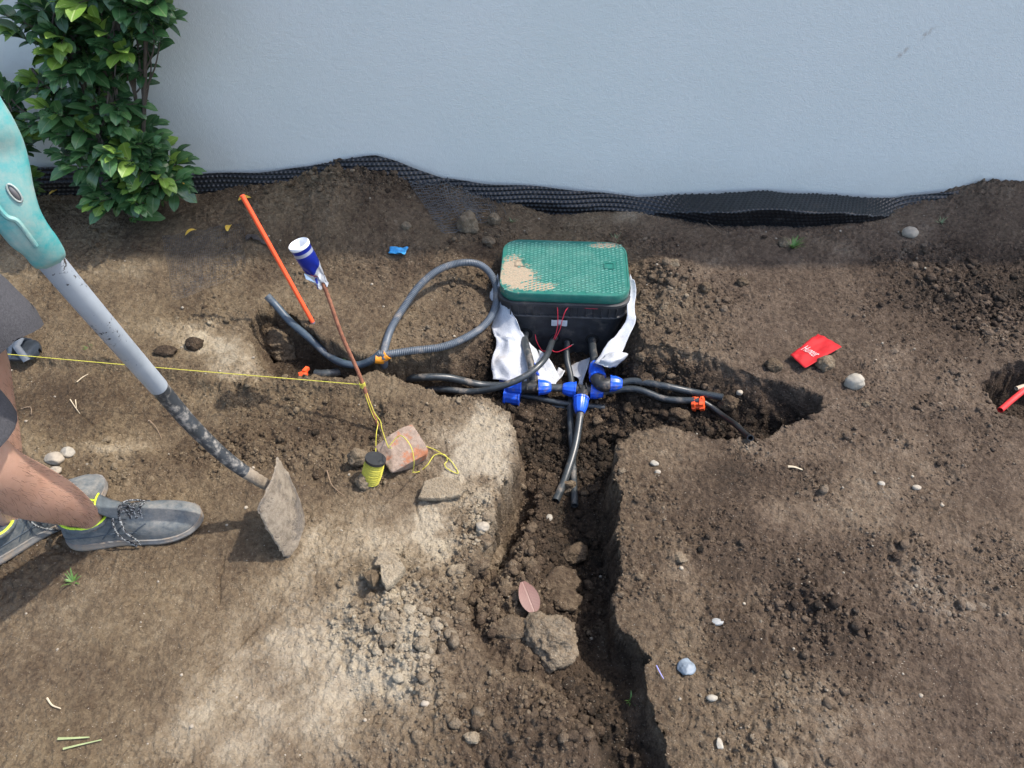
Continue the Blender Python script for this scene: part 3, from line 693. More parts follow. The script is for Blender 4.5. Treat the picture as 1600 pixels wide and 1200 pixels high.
# ------------------------------------------------------------------ white geotextile round the box
def build_fabric():
    n = NT('geotextile'); v = n.noise(260, 4, .8); n.col(n.mix(n.ramp(n.noise(14, 6, .7), [(.58, 0), (.85, 1)]), n.ramp(v, [(.3, (.32, .335, .36)), (.7, (.46, .475, .50))]), (.34, .28, .21)))
    n.rough(.85); n.bump(n.math('ADD', v, n.noise(60, 4)), .5, .0015); fab = n.m
    root = thing('geotextile_sheet', (BX, BY, -.19), 'white felt geotextile crumpled round both sides of the valve box', 'fabric sheet')
    def sheet(rows, amp, seed):
        R = [spline([WT(*p) if len(p) == 3 else p for p in r], 7) for r in rows]; nr = []
        for j in range(len(R[0])):
            nr.append(spline([r[j] for r in R], 7))
        mb = MB(); out = []
        for i, r in enumerate(nr):
            out.append([p + Vector((mnoise.noise(p * 16 + Vector((seed, 0, 0))), mnoise.noise(p * 16 + Vector((0, seed, 0))), mnoise.noise(p * 22 + Vector((0, 0, seed))))) * amp + Vector((0, 0, 1)) * amp * .5 * mnoise.noise(p * 60) for p in r])
        mb.quadgrid(out); o = mb.build('fabric', fab, root)
        md = o.modifiers.new('thick', 'SOLIDIFY'); md.thickness = .0016
        return o
    # left flap: runs down the box's left side to the manifold
    sheet([[(777,428,2.40),(782,440,2.36),(788,458,2.33)],
           [(768,470,2.40),(788,480,2.34),(806,500,2.33)],
           [(764,500,2.38),(790,520,2.34),(832,540,2.365)],
           [(776,528,2.35),(802,545,2.33),(848,562,2.36)],
           [(766,560,2.32),(798,572,2.31),(860,585,2.33)],
           [(768,592,2.29),(806,602,2.29),(868,604,2.30)]], .017, 3)
    sheet([[(842,545,2.38),(860,562,2.36),(872,585,2.33)],[(838,575,2.35),(852,588,2.33),(866,606,2.30)]], .01, 21)
    # scrap near the manifold between the risers
    sheet([[(869,574,2.39),(880,582,2.37)],[(862,590,2.36),(868,600,2.34)],[(856,602,2.33),(862,606,2.33)]], .01, 8)
    # right flap: thin strip up the right side, spreading to the front
    sheet([[(986,425,2.36),(992,440,2.335)],
           [(982,480,2.31),(993,486,2.31)],
           [(972,512,2.30),(990,510,2.30)],
           [(944,546,2.285),(976,546,2.28)],
           [(924,566,2.26),(952,574,2.22)]], .010, 12)
    sheet([[(944,556,2.27),(962,548,2.29),(976,550,2.28)],
           [(938,562,2.24),(958,562,2.22),(980,556,2.26)],
           [(936,568,2.25),(950,574,2.23),(962,574,2.26)]], .009, 15)
    sheet([[(880,576,2.41),(900,566,2.40),(922,560,2.37)],
           [(884,580,2.40),(907,578,2.37),(920,572,2.34)],
           [(905,592,2.34),(909,594,2.33),(914,592,2.33)],
           [(905,602,2.32),(909,604,2.32),(912,602,2.31)]], .006, 18)
build_fabric()

# ------------------------------------------------------------------ pipes and fittings
PE = simple('pe_pipe', (.030, .036, .040), .36, .3, 30, .25, .0008, dust=(.17, .145, .12), dustamt=.16, dscale=22)
FITB = simple('fitting_black', (.018, .019, .020), .42, .3, 50, .2, .0006, dust=(.16, .12, .09), dustamt=.18, dscale=40)
BLUE = simple('fitting_blue', (.012, .085, .56), .33, .25, 50, .2, .0006, dust=(.18, .17, .17), dustamt=.13, dscale=34)
ORNG = simple('fitting_orange', (.72, .085, .02), .4, .2, 50, .2)
def above(px, py, z, r):
    p = W(px, py, z); g = G(px, py); o = Vector((0, 0, CAMH))
    if (g - o).length - r * 1.6 < (p - o).length: p = o + (g - o) * (1 - r * 1.6 / (g - o).length)
    return p
def pipe(name, pts, r, label, cat='pipe', mat=PE, hollow=True, n=8, corr=0, group=None, seg=14):
    P = spline(pts, n); mb = MB()
    if corr:
        P = resample(P, corr / 4); ks = len(P) - 1
        mb.tube(P, lambda s: r * (1 + .065 * math.sin(2 * math.pi * (s * ks) / 4)), 12, hollow=hollow)
    else: mb.tube(P, r, seg, hollow=hollow)
    o = mb.build(name, mat, origin=P[0]); return tag(o, label, cat, group)
MZ = -.125
def nut(p0, p1, r, parent):
    """ribbed compression nut, wide end at p0, narrow end at p1"""
    mb = MB(); mb.lathe(p0, p1, [(0, r * .8), (0, r * 1.08), (.10, r * 1.08), (.12, r), (.45, r * .98), (.8, r * .80), (.97, r * .66), (1.0, r * .60)], 48, 12, .045)
    mb.build('nut', BLUE, parent)
def nutp(px0, py0, px1, py1, z0, r, parent, z1=None): nut(W(px0, py0, z0), W(px1, py1, z0 if z1 is None else z1), r, parent)
# pipes out of the box face
pA = bl(-.118, -.13, -.085); jA = W(832, 600, MZ)
pipe('stub_pipe', [pA, bl(-.118, -.185, -.072), W(830, 572, -.080), jA], .0118, 'black pipe from the box down to the left tee fitting')
pB = bl(-.02, -.13, -.10)
pipe('conduit', [pB, bl(-.030, -.165, -.088), W(850, 562, -.055), W(820, 588, -.065), W(775, 606, -.09), above(735, 612, -.12, .010), above(690, 611, -.13, .010), W(640, 612, -.17)], .0100, 'grey conduit curving from the box across the left tee fitting', hollow=False, n=10)
pC = bl(.018, -.13, -.115)
pipe('stub_pipe', [pC, bl(.018, -.2, -.13), W(893, 598, -.155), above(891, 650, -.17, .010), above(894, 700, -.19, .010), above(896, 745, -.2, .010), above(898, 790, -.20, .006)], .0100, 'black pipe straight from the box passing under the centre tee into the trench')
pD = bl(.098, -.13, -.10); jD = W(938, 600, -.095)
pipe('stub_pipe', [pD, bl(.098, -.17, -.098), W(930, 572, -.092)], .0125, 'black pipe from the box into the right elbow fitting')
# left tee
cT = W(832, 605, MZ)
tee = thing('tee_fitting', cT, 'left tee fitting with blue nuts beneath the grey conduit', 'pipe fitting')
mb = MB(); mb.lathe(W(814, 605, MZ), W(846, 605, MZ), [(0, .021), (.15, .021), (.16, .019), (.84, .019), (.85, .021), (1, .021)], 20); mb.lathe(cT, W(831, 586, MZ), [(0, .019), (.8, .019), (.81, .022), (1, .022)], 20)
for px in (824, 840): mb.box(W(px, 606, MZ + .017), (.004, .024, .008))
mb.build('tee_body', FITB, tee)
nutp(815,605,790,604,MZ,.0235,tee); nutp(841,605,861,605,MZ,.0225,tee); nutp(831,590,829,566,MZ,.0225,tee)
# big coupling left of it, partly under fabric
cp = thing('pipe_coupling', W(800, 615, -.15), 'blue coupling lowest and leftmost in the manifold', 'pipe fitting')
mb = MB(); mb.lathe(W(788,617,-.155), W(813,620,-.155), [(0,.024),(0,.029),(.1,.029),(.12,.027),(.9,.027),(.92,.030),(1,.030),(1,.02)],48,12,.04); mb.build('nut', BLUE, cp)
mb = MB(); mb.lathe(W(780,597,-.145), W(792,597,-.145), [(0,.017),(.1,.021),(.9,.022),(1,.017)],48,12,.04); mb.build('nut', BLUE, cp)
# centre tee
cC = W(911, 610, MZ)
tee2 = thing('tee_fitting', cC, 'centre tee fitting with three blue nuts, one pointing at the viewer', 'pipe fitting')
mb = MB(); mb.lathe(W(898, 609, MZ), W(926, 611, MZ), [(0, .020), (.15, .020), (.16, .0175), (.84, .0175), (.85, .020), (1, .020)], 20); mb.lathe(cC, W(908, 626, MZ), [(0, .018), (.75, .018), (.76, .021), (1, .021)], 20)
mb.box(W(906, 603, MZ + .018), (.003, .02, .008)); mb.box(W(916, 603, MZ + .018), (.003, .02, .008))
mb.build('tee_body', FITB, tee2)
nutp(900,609,879,607,MZ,.0225,tee2); nutp(923,611,943,613,MZ,.0225,tee2); nutp(908,622,906,645,MZ,.0225,tee2,MZ-.012)
pipe('link_pipe', [W(855,605,MZ), W(870,606,MZ), W(885,607,MZ)], .0118, 'short black pipe joining the left tee to the centre tee', hollow=False)
pipe('pipe', [W(907,640,MZ-.01), above(905,660,-.15,.0114), above(898,700,-.175,.0114), above(884,745,-.19,.0114), above(868,785,-.20,.006)], .0114, 'black pipe from the centre tee curving down into the trench')
pipe('pipe', [above(938,613,MZ,.0125), above(990,618,MZ,.0125), above(1040,628,MZ,.0125), above(1090,634,MZ,.0125)], .0100, 'lower right black pipe ending in the orange connector', hollow=False)
# elbow
el = thing('elbow_fitting', W(940, 600, -.095), 'black elbow fitting with two blue nuts right of the centre tee', 'pipe fitting')
mb = MB(); mb.tube(spline([W(932,588,-.09), W(936,597,-.09), W(943,602,-.09), W(956,599,-.09)], 6), lambda s: .0225 - .002 * math.sin(s * 3), 20); mb.build('elbow_body', FITB, el)
nutp(934,591,929,568,-.09,.0235,el); nutp(953,599,972,600,-.09,.0232,el)
pipe('pipe', [above(965,600,-.09,.0125), above(990,602,-.095,.0125), above(1040,609,-.105,.0125), above(1085,616,-.12,.0125), above(1128,626,-.14,.0125)], .0100, 'upper right black pipe running from the elbow into soil', hollow=False)
# pipes to the left
pipe('pipe', [above(795,602,-.13,.0114), above(750,601,-.13,.0114), above(700,599,-.13,.0114), above(650,596,-.132,.0114), W(615,598,-.17), W(560,596,-.25)], .0114, 'upper left black pipe leading left from the tee fitting', hollow=False)
pipe('old_pipe', [W(780,612,-.165), W(830,620,-.165), W(880,630,-.165), W(945,637,-.165)], .009, 'thin dull pipe lying under both tee fittings', hollow=False)
pipe('old_pipe', [W(862,634,-.18), W(900,640,-.18), W(930,644,-.18)], .006, 'thinnest pipe scrap lowest under the manifold', hollow=False)
# orange saddle + drip hose
cA, cB = above(1080,634,MZ,.010), above(1100,637,MZ,.010); cM = cA.lerp(cB, .5)
oc = thing('hose_connector', cM, 'orange clamp connector between pipe and thin black hose', 'pipe fitting')
mb = MB(); mb.lathe(cA, cB, [(0,.012),(.05,.018),(.3,.019),(.35,.015),(.6,.015),(.65,.019),(.95,.017),(1,.01)],40,8,.15); mb.box(cA.lerp(cB,.3)+Vector((0,.004,.016)),(.012,.006,.012)); mb.box(cA.lerp(cB,.75)+Vector((0,.004,.016)),(.005,.01,.014)); mb.build('clamp', ORNG, oc)
pipe('drip_hose', [above(1098,637,MZ,.0085), above(1112,642,-.11,.0085), above(1130,650,-.09,.0085), above(1150,664,-.055,.0085), above(1163,677,-.03,.0085), above(1170,692,-.01,.0085)], .0085, 'thin black hose with open end curling onto the right bank', 'hose', simple('hose_rubber', (.016, .017, .018), .4, .3, 30, .2))
# corrugated loop
GREY = simple('conduit_grey', (.075, .090, .108), .42, .2, 40, .2, .0006, dust=(.26, .23, .2), dustamt=.12, dscale=15)
loop = [W(603,592,-.18), above(601,570,-.09,.0135), above(602,545,-.05,.0135), above(612,515,0,.0135), above(630,482,.04,.0135), above(655,447,.07,.0135), above(685,422,.08,.0135), above(718,411,.08,.0135), above(748,413,.08,.0135), above(768,430,.06,.0135), above(776,455,.03,.0135), above(772,485,-.0,.0135), above(755,512,-.03,.0135), above(725,533,-.05,.0135), above(690,545,-.06,.0135), above(645,551,-.065,.0135), above(612,555,-.07,.0135), above(592,563,-.075,.0135)]
pipe('corrugated_conduit', loop, .0113, 'grey corrugated conduit bent into a loop left of the box', 'conduit', GREY, False, 14, .0055)
pipe('corrugated_conduit', [above(597,562,-.072,.0135), above(580,570,-.075,.0135), above(560,577,-.085,.0135), above(535,572,-.088,.0135), above(512,556,-.07,.0135), above(485,532,-.045,.0135), above(455,504,-.005,.0135), above(432,478,.03,.0135), above(417,462,.06,.0135)], .0115, 'blue grey pipe with its open end raised beside the orange stake', 'conduit', simple('conduit_slate', (.045, .065, .085), .45, .3, 30, .3, .0008, dust=(.25, .23, .21), dustamt=.14, dscale=14), True, 10)
tp = MB(); tp.tube([above(588,568,-.07,.0135), above(596,562,-.07,.0135), above(606,554,-.068,.0135)], lambda s: .0175 - .003 * abs(s - .5), 14); tag(tp.build('tape', simple('orange_tape', (.75, .27, .02), .45, .25, 60, .5), origin=W(596,561,-.07)), 'orange tape binding the loop ends together', 'tape')
pipe('pipe_scrap', [W(492,584,-.08), W(510,584,-.078), W(540,580,-.085)], .013, 'short black pipe end in the hole behind the string', hollow=False)
mb = MB(); mb.box(W(474,584,-.045), (.026,.012,.012), Matrix.Rotation(.5,3,'Z')); mb.box(W(478,578,-.04), (.012,.02,.01), Matrix.Rotation(-.4,3,'Z')); mb.lathe(W(468,588,-.045),W(480,584,-.04),[(0,.006),(.5,.009),(1,.006)],10)
tag(mb.build('clip', ORNG, origin=W(474,584,-.045)), 'small orange plastic clip beside the jagged clod', 'clip')

# red control wires on the box face
RW = simple('red_wire', (.62, .035, .06), .4, .1, 30, 0)
def wire(pts, label, r=.0014, m=RW):
    P = spline(pts, 10); mb = MB(); mb.tube(P, r, 6); return tag(mb.build('wire', m, origin=P[0]), label, 'wire')
by = -.146
wire([bl(-.020,by,.040), bl(-.018,by-.006,.02), bl(-.016,by-.012,-.02), bl(-.020,by-.014,-.06), bl(-.030,by-.02,-.09), bl(-.030,by-.03,-.115), bl(-.014,by-.04,-.115), bl(.012,by-.04,-.10), bl(.032,by-.035,-.088)], 'red wire hanging in a long loop with bare tip pointing right')
wire([bl(.016,by,.040), bl(.006,by-.008,.030), bl(-.002,by-.012,-.0), bl(-.008,by-.014,-.04), bl(-.022,by-.018,-.08), bl(-.030,by-.02,-.11)], 'red wire bent over the rim right of the sticker')
wire([bl(-.086,by-.010,-.07), bl(-.080,by-.02,-.092), bl(-.064,by-.03,-.118), bl(-.052,by-.03,-.122)], 'short red wire curl left of the conduit')
wire([bl(.045,by-.002,.040), bl(.075,by-.003,.0385), bl(.105,by-.001,.0365)], 'red wire lying along the rim under the lid', .0012)
wire([bl(.030,by-.035,-.0885), bl(.037,by-.034,-.084)], 'bare copper tip at the end of the red wire loop', .0009, simple('copper', (.7, .5, .35), .3, .1, 30, 0, metal=1))

# ------------------------------------------------------------------ stakes, can, string
def straight(name, a, b, r, mat, label, cat, taper=True, tip=None):
    root = thing(name, b, label, cat); mb = MB(); n = 12; P = [a.lerp(b, k / n) for k in range(n + 1)]
    mb.tube(P, r, 14); mb.build('shaft', mat, root)
    if tip:
        t = MB(); d = (b - a).normalized(); t.tube([b - d * .002, b + d * .012, b + d * .05], lambda s: r * (1.05 - .75 * s), 12); t.build('tip', tip, root)
    return root
orange = simple('orange_paint', (.85, .10, .03), .38, .08, 20, .1)
a = W(378,305,.40); b = G(489,505); b.z += .0
straight('marker_stake', a, b, .0068, orange, 'bright orange plastic stake leaning above the upper hole', 'stake', tip=simple('steel_dark', (.12,.13,.16), .4, .2))
rb_ = W(592, 668, 0.0); rt = W(470, 400, .47)
n = NT('rust'); n.col(n.ramp(n.noise(60, 6, .8), [(.3, (.09, .035, .022)), (.55, (.22, .085, .045)), (.75, (.30, .16, .10))])); n.rough(.85); n.bump(n.noise(300, 4), .6, .001)
rodbase = G(592, 668); rod = thing('rebar_rod', rodbase, 'rusty steel rod holding the upturned crushed can', 'rod')
mb = MB(); RA = WT(505, 447, 1.87); rdir = (rodbase - RA); P = [(RA - rdir * .12).lerp(rodbase + rdir * .08, k / 60) + Vector((.0022 * math.sin(k * .21), 0, 0)) for k in range(61)]; mb.tube(P, lambda s: .0052 - .0006 * math.sin(s * 200), 10); mb.build('shaft', n.m, rod)
def build_can():
    top = WT(467, 382, 1.79); low = WT(505, 447, 1.875); ax = (low - top)
    root = thing('drink_can', top, 'crushed blue and silver drink can upturned on the rusty rod', 'can')
    L = ax.length; axn = ax.normalized(); camd = (Vector((0, 0, CAMH)) - top).normalized()
    N = (camd - axn * camd.dot(axn)).normalized(); B = axn.cross(N)
    n = NT('can_print')
    geo = n.n('ShaderNodeUVMap'); sp = n.n('ShaderNodeSeparateXYZ'); n.l(geo.outputs[0], sp.inputs[0]); u, v = sp.outputs[0], sp.outputs[1]
    silver = (.50, .52, .56); blue = (.012, .028, .30); red = (.55, .03, .06)
    c = n.ramp(v, [(0, silver), (.05, silver), (.051, blue), (1, blue)])
    band = n.math('MULTIPLY', n.math('GREATER_THAN', v, .13), n.math('LESS_THAN', v, .20)); c = n.mix(band, c, (.36, .40, .52))
    # silver trapezoid field below a slanted edge
    sl = n.math('GREATER_THAN', n.math('ADD', v, n.math('MULTIPLY', u, -.55)), .33); c = n.mix(sl, c, silver)
    rd = n.math('MULTIPLY', n.math('GREATER_THAN', n.math('ADD', v, n.math('MULTIPLY', n.math('ABSOLUTE', n.math('SUBTRACT', u, .62)), -.9)), .60), n.math('LESS_THAN', v, .72)); c = n.mix(rd, c, red)
    bl2 = n.math('MULTIPLY', n.math('GREATER_THAN', v, .76), n.math('GREATER_THAN', u, .62)); c = n.mix(bl2, c, blue)
    n.col(c); n.rough(.28); n.set('Metallic', .45); n.bump(n.noise(120, 3), .2, .001)
    rows = []; uv = []; seg = 40
    # dome base ring first (concave, faces up), then wall crushed flat towards the rod
    prof = [(-.0015,.0250),(0,.0257),(.003,.0257),(.006,.0250),(.015,.0243)] + [(.015 + (L - .015) * k / 22, .0243) for k in range(1, 23)]
    def pnt(s, r, a, f):
        crush = smooth(.25, 1.0, np.array(s / L)) ; crush = float(crush)
        rr = r * (1 - .42 * crush); x = math.cos(a) * rr * (1 - .45 * crush); y = math.sin(a) * rr * (1 + .05 * crush)
        k = crush * .0055 * (math.sin(a * 5 + s * 90) + .7 * math.sin(a * 3 - s * 160))
        return top + axn * s + N * (x + k) + B * (y + k * .4)
    for s, r in prof: rows.append([pnt(max(s, 0), r, 2 * math.pi * j / seg, 1) + (axn * s if s < 0 else Vector()) for j in range(seg)])
    mb = MB(); mb.quadgrid(rows, True); o = mb.build('can_wall', n.m, root)
    uvl = o.data.uv_layers.new(name='UVMap')
    for lp in o.data.loops:
        p = o.data.vertices[lp.vertex_index].co; s = p.dot(axn) / L; q = p - axn * p.dot(axn); uvl.data[lp.index].uv = (.5 + math.atan2(q.dot(B), q.dot(N)) / (2 * math.pi), s)
    white = simple('can_inside', (.74, .76, .79), .35, .1, 30, .2)
    mb = MB(); R = [[top + axn * s_ + (N * math.cos(a) + B * math.sin(a)) * r for a in [2 * math.pi * j / seg for j in range(seg)]] for s_, r in ((.042, .001), (.040, .011), (.035, .018), (.024, .0222), (.004, .0234), (-.0015, .0238), (-.003, .0248), (-.001, .0261), (.0045, .0261), (.006, .0254))]
    mb.quadgrid(R, True); mb.build('can_base', white, root)
    mb = MB(); mb.quadgrid([[WT(475,427,1.83), WT(490,432,1.83)], [WT(478,436,1.835), WT(494,442,1.84)], [WT(486,441,1.85), WT(500,449,1.855)]]); mb.build('torn_flap', simple('can_silver', (.6,.66,.72), .25, .2, 40, .3, metal=.6), root, smooth=False)
build_can()

YEL = simple('yellow_string', (.47, .43, .055), .6, .15, 200, .3)
def string(pts, label, r=.0012, n=10, cat='string', mat=YEL):
    P = spline(pts, n); mb = MB(); mb.tube(P, r, 5); return tag(mb.build('string', mat, origin=P[0]), label, cat)
def onrod(py):
    for k in range(2001):
        p = RA.lerp(rodbase, k / 2000); v = (C45 * p.y + C45 * (p.z - CAMH)) / (C45 * p.y - C45 * (p.z - CAMH))
        if 600 - v * F >= py: return p
knot = onrod(601)
ka = WT(-260, 528, 1.95)
string([ka, ka.lerp(knot, .5) - Vector((0, 0, .004)), knot], 'taut yellow mason line running left from the rod', .0011)
mb = MB(); P = [knot + Vector((.0075 * math.cos(t * .8), .0075 * math.sin(t * .8), -.008 + .0004 * t + .002 * math.sin(t * 1.7))) for t in range(40)]; mb.tube(P, .0013, 5); tag(mb.build('knot', YEL, origin=knot), 'yellow knot wound round the rusty rod', 'knot')
gb = G(632, 712)
string([knot, onrod(630) + Vector((-.002,-.006,.004)), onrod(652) + Vector((-.002,-.006,.004)), G(592,668,.012), G(590,690,.02), WT(587,712,1.86)], 'yellow line from the knot down to the spool')
string([knot + Vector((.004,0,0)), onrod(640) + Vector((.004,-.006,.004)), G(596,668,.02), G(599,682,.02), WT(606,697,1.84), WT(612,700,1.80)], 'yellow line from the knot down to the brick')
# spool
def build_spool():
    base = WT(580, 755, 1.84); base = G(578, 757); top = WT(587, 716, 1.83); ax = top - base
    root = thing('string_spool', base, 'black spool of bright yellow string leaning against the brick', 'spool')
    mb = MB(); mb.lathe(base, top, [(0, .012), (0, .022), (.06, .022), (.07, .016), (.9, .016), (.91, .026), (1.0, .026), (1.0, .006)], 28); 
    mb.build('reel', simple('reel_black', (.02, .021, .022), .45, .2, 50, .2, dust=(.22,.2,.17), dustamt=.1), root)
    mb = MB(); axn = ax.normalized(); L = ax.length; N = axn.orthogonal().normalized(); B = axn.cross(N); P = []
    T = 26; steps = T * 22
    for i in range(steps):
        a = 2 * math.pi * i / 22; u = i / steps; r = .0225 + .0018 * math.sin(u * 17) ; s = L * (.10 + .76 * (abs(((u * 3) % 2) - 1)))
        P.append(base + axn * s + (N * math.cos(a) + B * math.sin(a)) * r)
    mb.tube(P, .0013, 5); mb.lathe(base + axn * L * .08, base + axn * L * .88, [(0, .020), (.1, .0222), (.9, .0222), (1, .020)], 24); mb.build('wound_string', YEL, root)
build_spool()
# brick chunk
def build_brick():
    c = G(632, 720); n = NT('brick_chunk'); 
    f = n.ramp(n.noise(22, 5, .7), [(.50, 0), (.60, 1)]); a = n.ramp(n.noise(80, 5, .7), [(.3, (.17, .12, .09)), (.7, (.31, .235, .18))])
    n.col(n.mix(f, a, (.30, .115, .055))); n.rough(.9); n.bump(n.noise(120, 5, .7), .7, .003)
    v = rock_verts(77, 5, 7, .05, .05); box = np.clip(v, -.74, .74) * np.array([.074, .060, .046])
    R = Matrix.Rotation(math.radians(35), 3, 'Z') @ Matrix.Rotation(math.radians(18), 3, 'X') @ Matrix.Rotation(math.radians(-12), 3, 'Y')
    v = box @ np.array(R).T; me = mesh_np('brick_chunk', v, ICO[5][1], 3); o = add('brick_chunk', me, n.m, None, c + Vector((0, 0.0, .030)))
    tag(o, 'broken orange brown brick chunk wrapped with yellow string', 'brick')
    return c
bc = build_brick()
string([WT(608,697,1.79), WT(622,682,1.785), WT(632,684,1.765), WT(643,700,1.755), WT(647,722,1.765), WT(645,738,1.80)], 'yellow string looped across the top of the brick')
string([WT(645,738,1.815), G(655,739,.004), G(668,730,.005), G(680,717,.005), G(695,715,.006), G(699,721,.005), G(695,728,.005), G(700,738,.004), G(716,743,.004), G(708,727,.005), G(697,718,.008), G(680,708,.008), G(664,702,.01)], 'loose yellow string loop lying right of the brick')

# ------------------------------------------------------------------ flag, scraps
def drape(corners, nu, nv, mat, name, label, cat, lift=.006, amp=.006, seed=0, thick=.0006, origin=None):
    c = [G(*p) for p in corners]; base = max(p.z for p in c); rows = []
    for j in range(nv):
        row = []
        for i in range(nu):
            u, v = i / (nu - 1), j / (nv - 1); p = c[0].lerp(c[1], u).lerp(c[3].lerp(c[2], u), v)
            z = h1(p.x, p.y) * .25 + sum(q.z for q in c) / 4 * .75
            row.append(Vector((p.x, p.y, z + lift + amp * mnoise.noise(Vector((u * 2.2, v * 2.2, seed))) + amp * .5 * mnoise.noise(Vector((u * 6, v * 6, seed))))))
        rows.append(row)
    mb = MB(); mb.quadgrid(rows); return mb, rows
red = simple('red_flag', (.36, .008, .012), .68, .15, 25, .2, spec=.25)
def build_flag():
    cor = [(1233,562),(1274,533),(1308,549),(1260,580)]
    cor = [(1231,564),(1275,530),(1312,550),(1254,586)]
    mb, rows = drape(cor, 20, 16, red, 'flag', '', '', lift=.020, amp=.005, seed=4)
    c = rows[8][10]; root = thing('marker_flag', c, 'crumpled red plastic marker flag lying on the soil right of the box', 'flag'); f = mb.build('flag_sheet', red, root); f.modifiers.new('t', 'SOLIDIFY').thickness = .0005
    # lettering, draped on the sheet
    cu = bpy.data.curves.new('lettering', 'FONT'); cu.body = 'Hunter'; cu.size = 1; cu.shear = .3; cu.resolution_u = 3
    to = bpy.data.objects.new('tmp', cu); COL.objects.link(to); bpy.context.view_layer.update()
    me = bpy.data.meshes.new_from_object(to.evaluated_get(bpy.context.evaluated_depsgraph_get())); COL.objects.unlink(to); bpy.data.objects.remove(to)
    bm = bmesh.new(); bm.from_mesh(me); bmesh.ops.subdivide_edges(bm, edges=[e for e in bm.edges if e.calc_length() > .2], cuts=2, use_grid_fill=False); bmesh.ops.triangulate(bm, faces=bm.faces); bm.to_mesh(me); bm.free()
    xs = [v.co.x for v in me.vertices]; W0, W1 = min(xs), max(xs)
    def S(u, v):
        u = min(max(u, 0), .999) * 19; v = min(max(v, 0), .999) * 15; i, j = int(u), int(v); fu, fv = u - i, v - j
        return rows[j][i].lerp(rows[j][i + 1], fu).lerp(rows[j + 1][i].lerp(rows[j + 1][i + 1], fu), fv)
    for v in me.vertices:
        t = (v.co.x - W0) / (W1 - W0)
        # text runs from upper left edge down to the lower right edge of the sheet
        p = S(.40 + .05 * t + .30 * (v.co.y - .35), .12 + .68 * t)
        v.co = p + Vector((0, 0, .0028)) - c
    me.materials.append(simple('flag_print', (.55, .38, .38), .5, .1, 30, 0)); o = add('lettering', me, None, root)
build_flag()
blue = simple('blue_scrap', (.03, .25, .52), .4, .3, 80, .6, .002)
mb, rows = drape([(608,404),(612,392),(639,392),(634,407)], 14, 10, blue, '', '', '', lift=.010, amp=.012, seed=9)
o = mb.build('plastic_scrap', blue, origin=rows[5][5]); tag(o, 'small crumpled light blue plastic scrap on brown soil', 'scrap'); o.modifiers.new('t', 'SOLIDIFY').thickness = .001
# red pipe in right hole
pipe('red_rod', [W(1563,641,-.02), W(1585,622,-.03), W(1625,590,-.03), W(1680,545,.0)], .008, 'red plastic rod lying in the hole at the right', 'rod', simple('red_plastic', (.55, .03, .03), .4, .15, 30, .2))
pipe('pale_stick', [W(1588,607,-.03), W(1602,603,-.03), W(1640,598,-.03)], .006, 'pale wood stick beside the red rod', 'stick', simple('pale_wood', (.42, .33, .24), .8))
# dark debris below stake
db = G(405, 381)
mb = MB(); mb.tube(spline([G(386,376,.006), G(396,375,.014), G(406,380,.012), G(416,384,.008), G(433,392,.004)], 8), lambda s: .011 * (1 - .6 * s) + .003 * math.sin(s * 20), 9, flat=.6)
tag(mb.build('bark_scrap', simple('bark_dark', (.035, .028, .024), .8, .4, 60, .8, .003), origin=db), 'dark curled bark scrap on the ground behind the orange stake', 'bark')
# sandal / dark shoe at the left edge
def build_sandal():
    c = G(35, 552); root = thing('sandal', c, 'dark strappy sandal lying on the soil behind the string', 'sandal')
    m = simple('sandal_dark', (.02, .026, .034), .5, .3, 40, .4); mb = MB(); pts = []
    for s in np.linspace(0, 1, 24):
        hwid = .032 + .014 * math.sin(s * 2.6) ; 
        if s > .85: hwid *= math.sqrt(max(0.02, 1 - ((s - .85) / .15) ** 2))
        if s < .1: hwid *= math.sqrt(max(0.05, 1 - ((.1 - s) / .1) ** 2))
        pts.append((s, hwid))
    def P(s, w, z): return c + Vector((-.20 + .265 * s, w + .02 - .03 * s, z + .006))
    rows = [[P(s, -w * .95, 0) for s, w in pts] , [P(s, -w, .010) for s, w in pts], [P(s, -w * .8, .016) for s, w in pts], [P(s, w * .8, .016) for s, w in pts], [P(s, w, .010) for s, w in pts], [P(s, w * .95, 0) for s, w in pts]]
    mb.quadgrid(rows); mb.build('sole', m, root)
    for s0, s1 in ((.92, .72), (.70, .80), (.55, .6), (.3, .38)):
        mb = MB(); mb.tube([P(s0, -.042, .006), P((s0 + s1) / 2, -.02, .040), P((s0 + s1) / 2, .01, .045), P(s1, .042, .008)], .010, 8, flat=.3); mb.build('strap', simple('strap_blue', (.05, .065, .085), .6, .3), root)
build_sandal()

# ------------------------------------------------------------------ leaves on the ground, twigs, grass
def leaf_mesh(L, Wd, curl=.15, fold=.25, n=6, name='leaf'):
    v = []; f = []
    for i in range(n + 1):
        s = i / n; w = Wd * math.sin(math.pi * (s ** 1.15 * .95 + .03)) ** .6 / 2
        if i == n: w = Wd * .02
        z = -curl * L * (s - .35) ** 2 * 1.6
        v += [(s * L, -w, z + fold * .5 * w), (s * L, 0, z), (s * L, w, z + fold * .5 * w)]
    for i in range(n):
        b = i * 3; f += [(b, b + 3, b + 4, b + 1), (b + 1, b + 4, b + 5, b + 2)]
    me = bpy.data.meshes.new(name); me.from_pydata(v, [], f); me.polygons.foreach_set('use_smooth', [True] * len(f))
    uv = me.uv_layers.new(name='UVMap')
    for lp in me.loops:
        c = me.vertices[lp.vertex_index].co; uv.data[lp.index].uv = (c.x / L, .5 + c.y / Wd)
    me.update(); return me
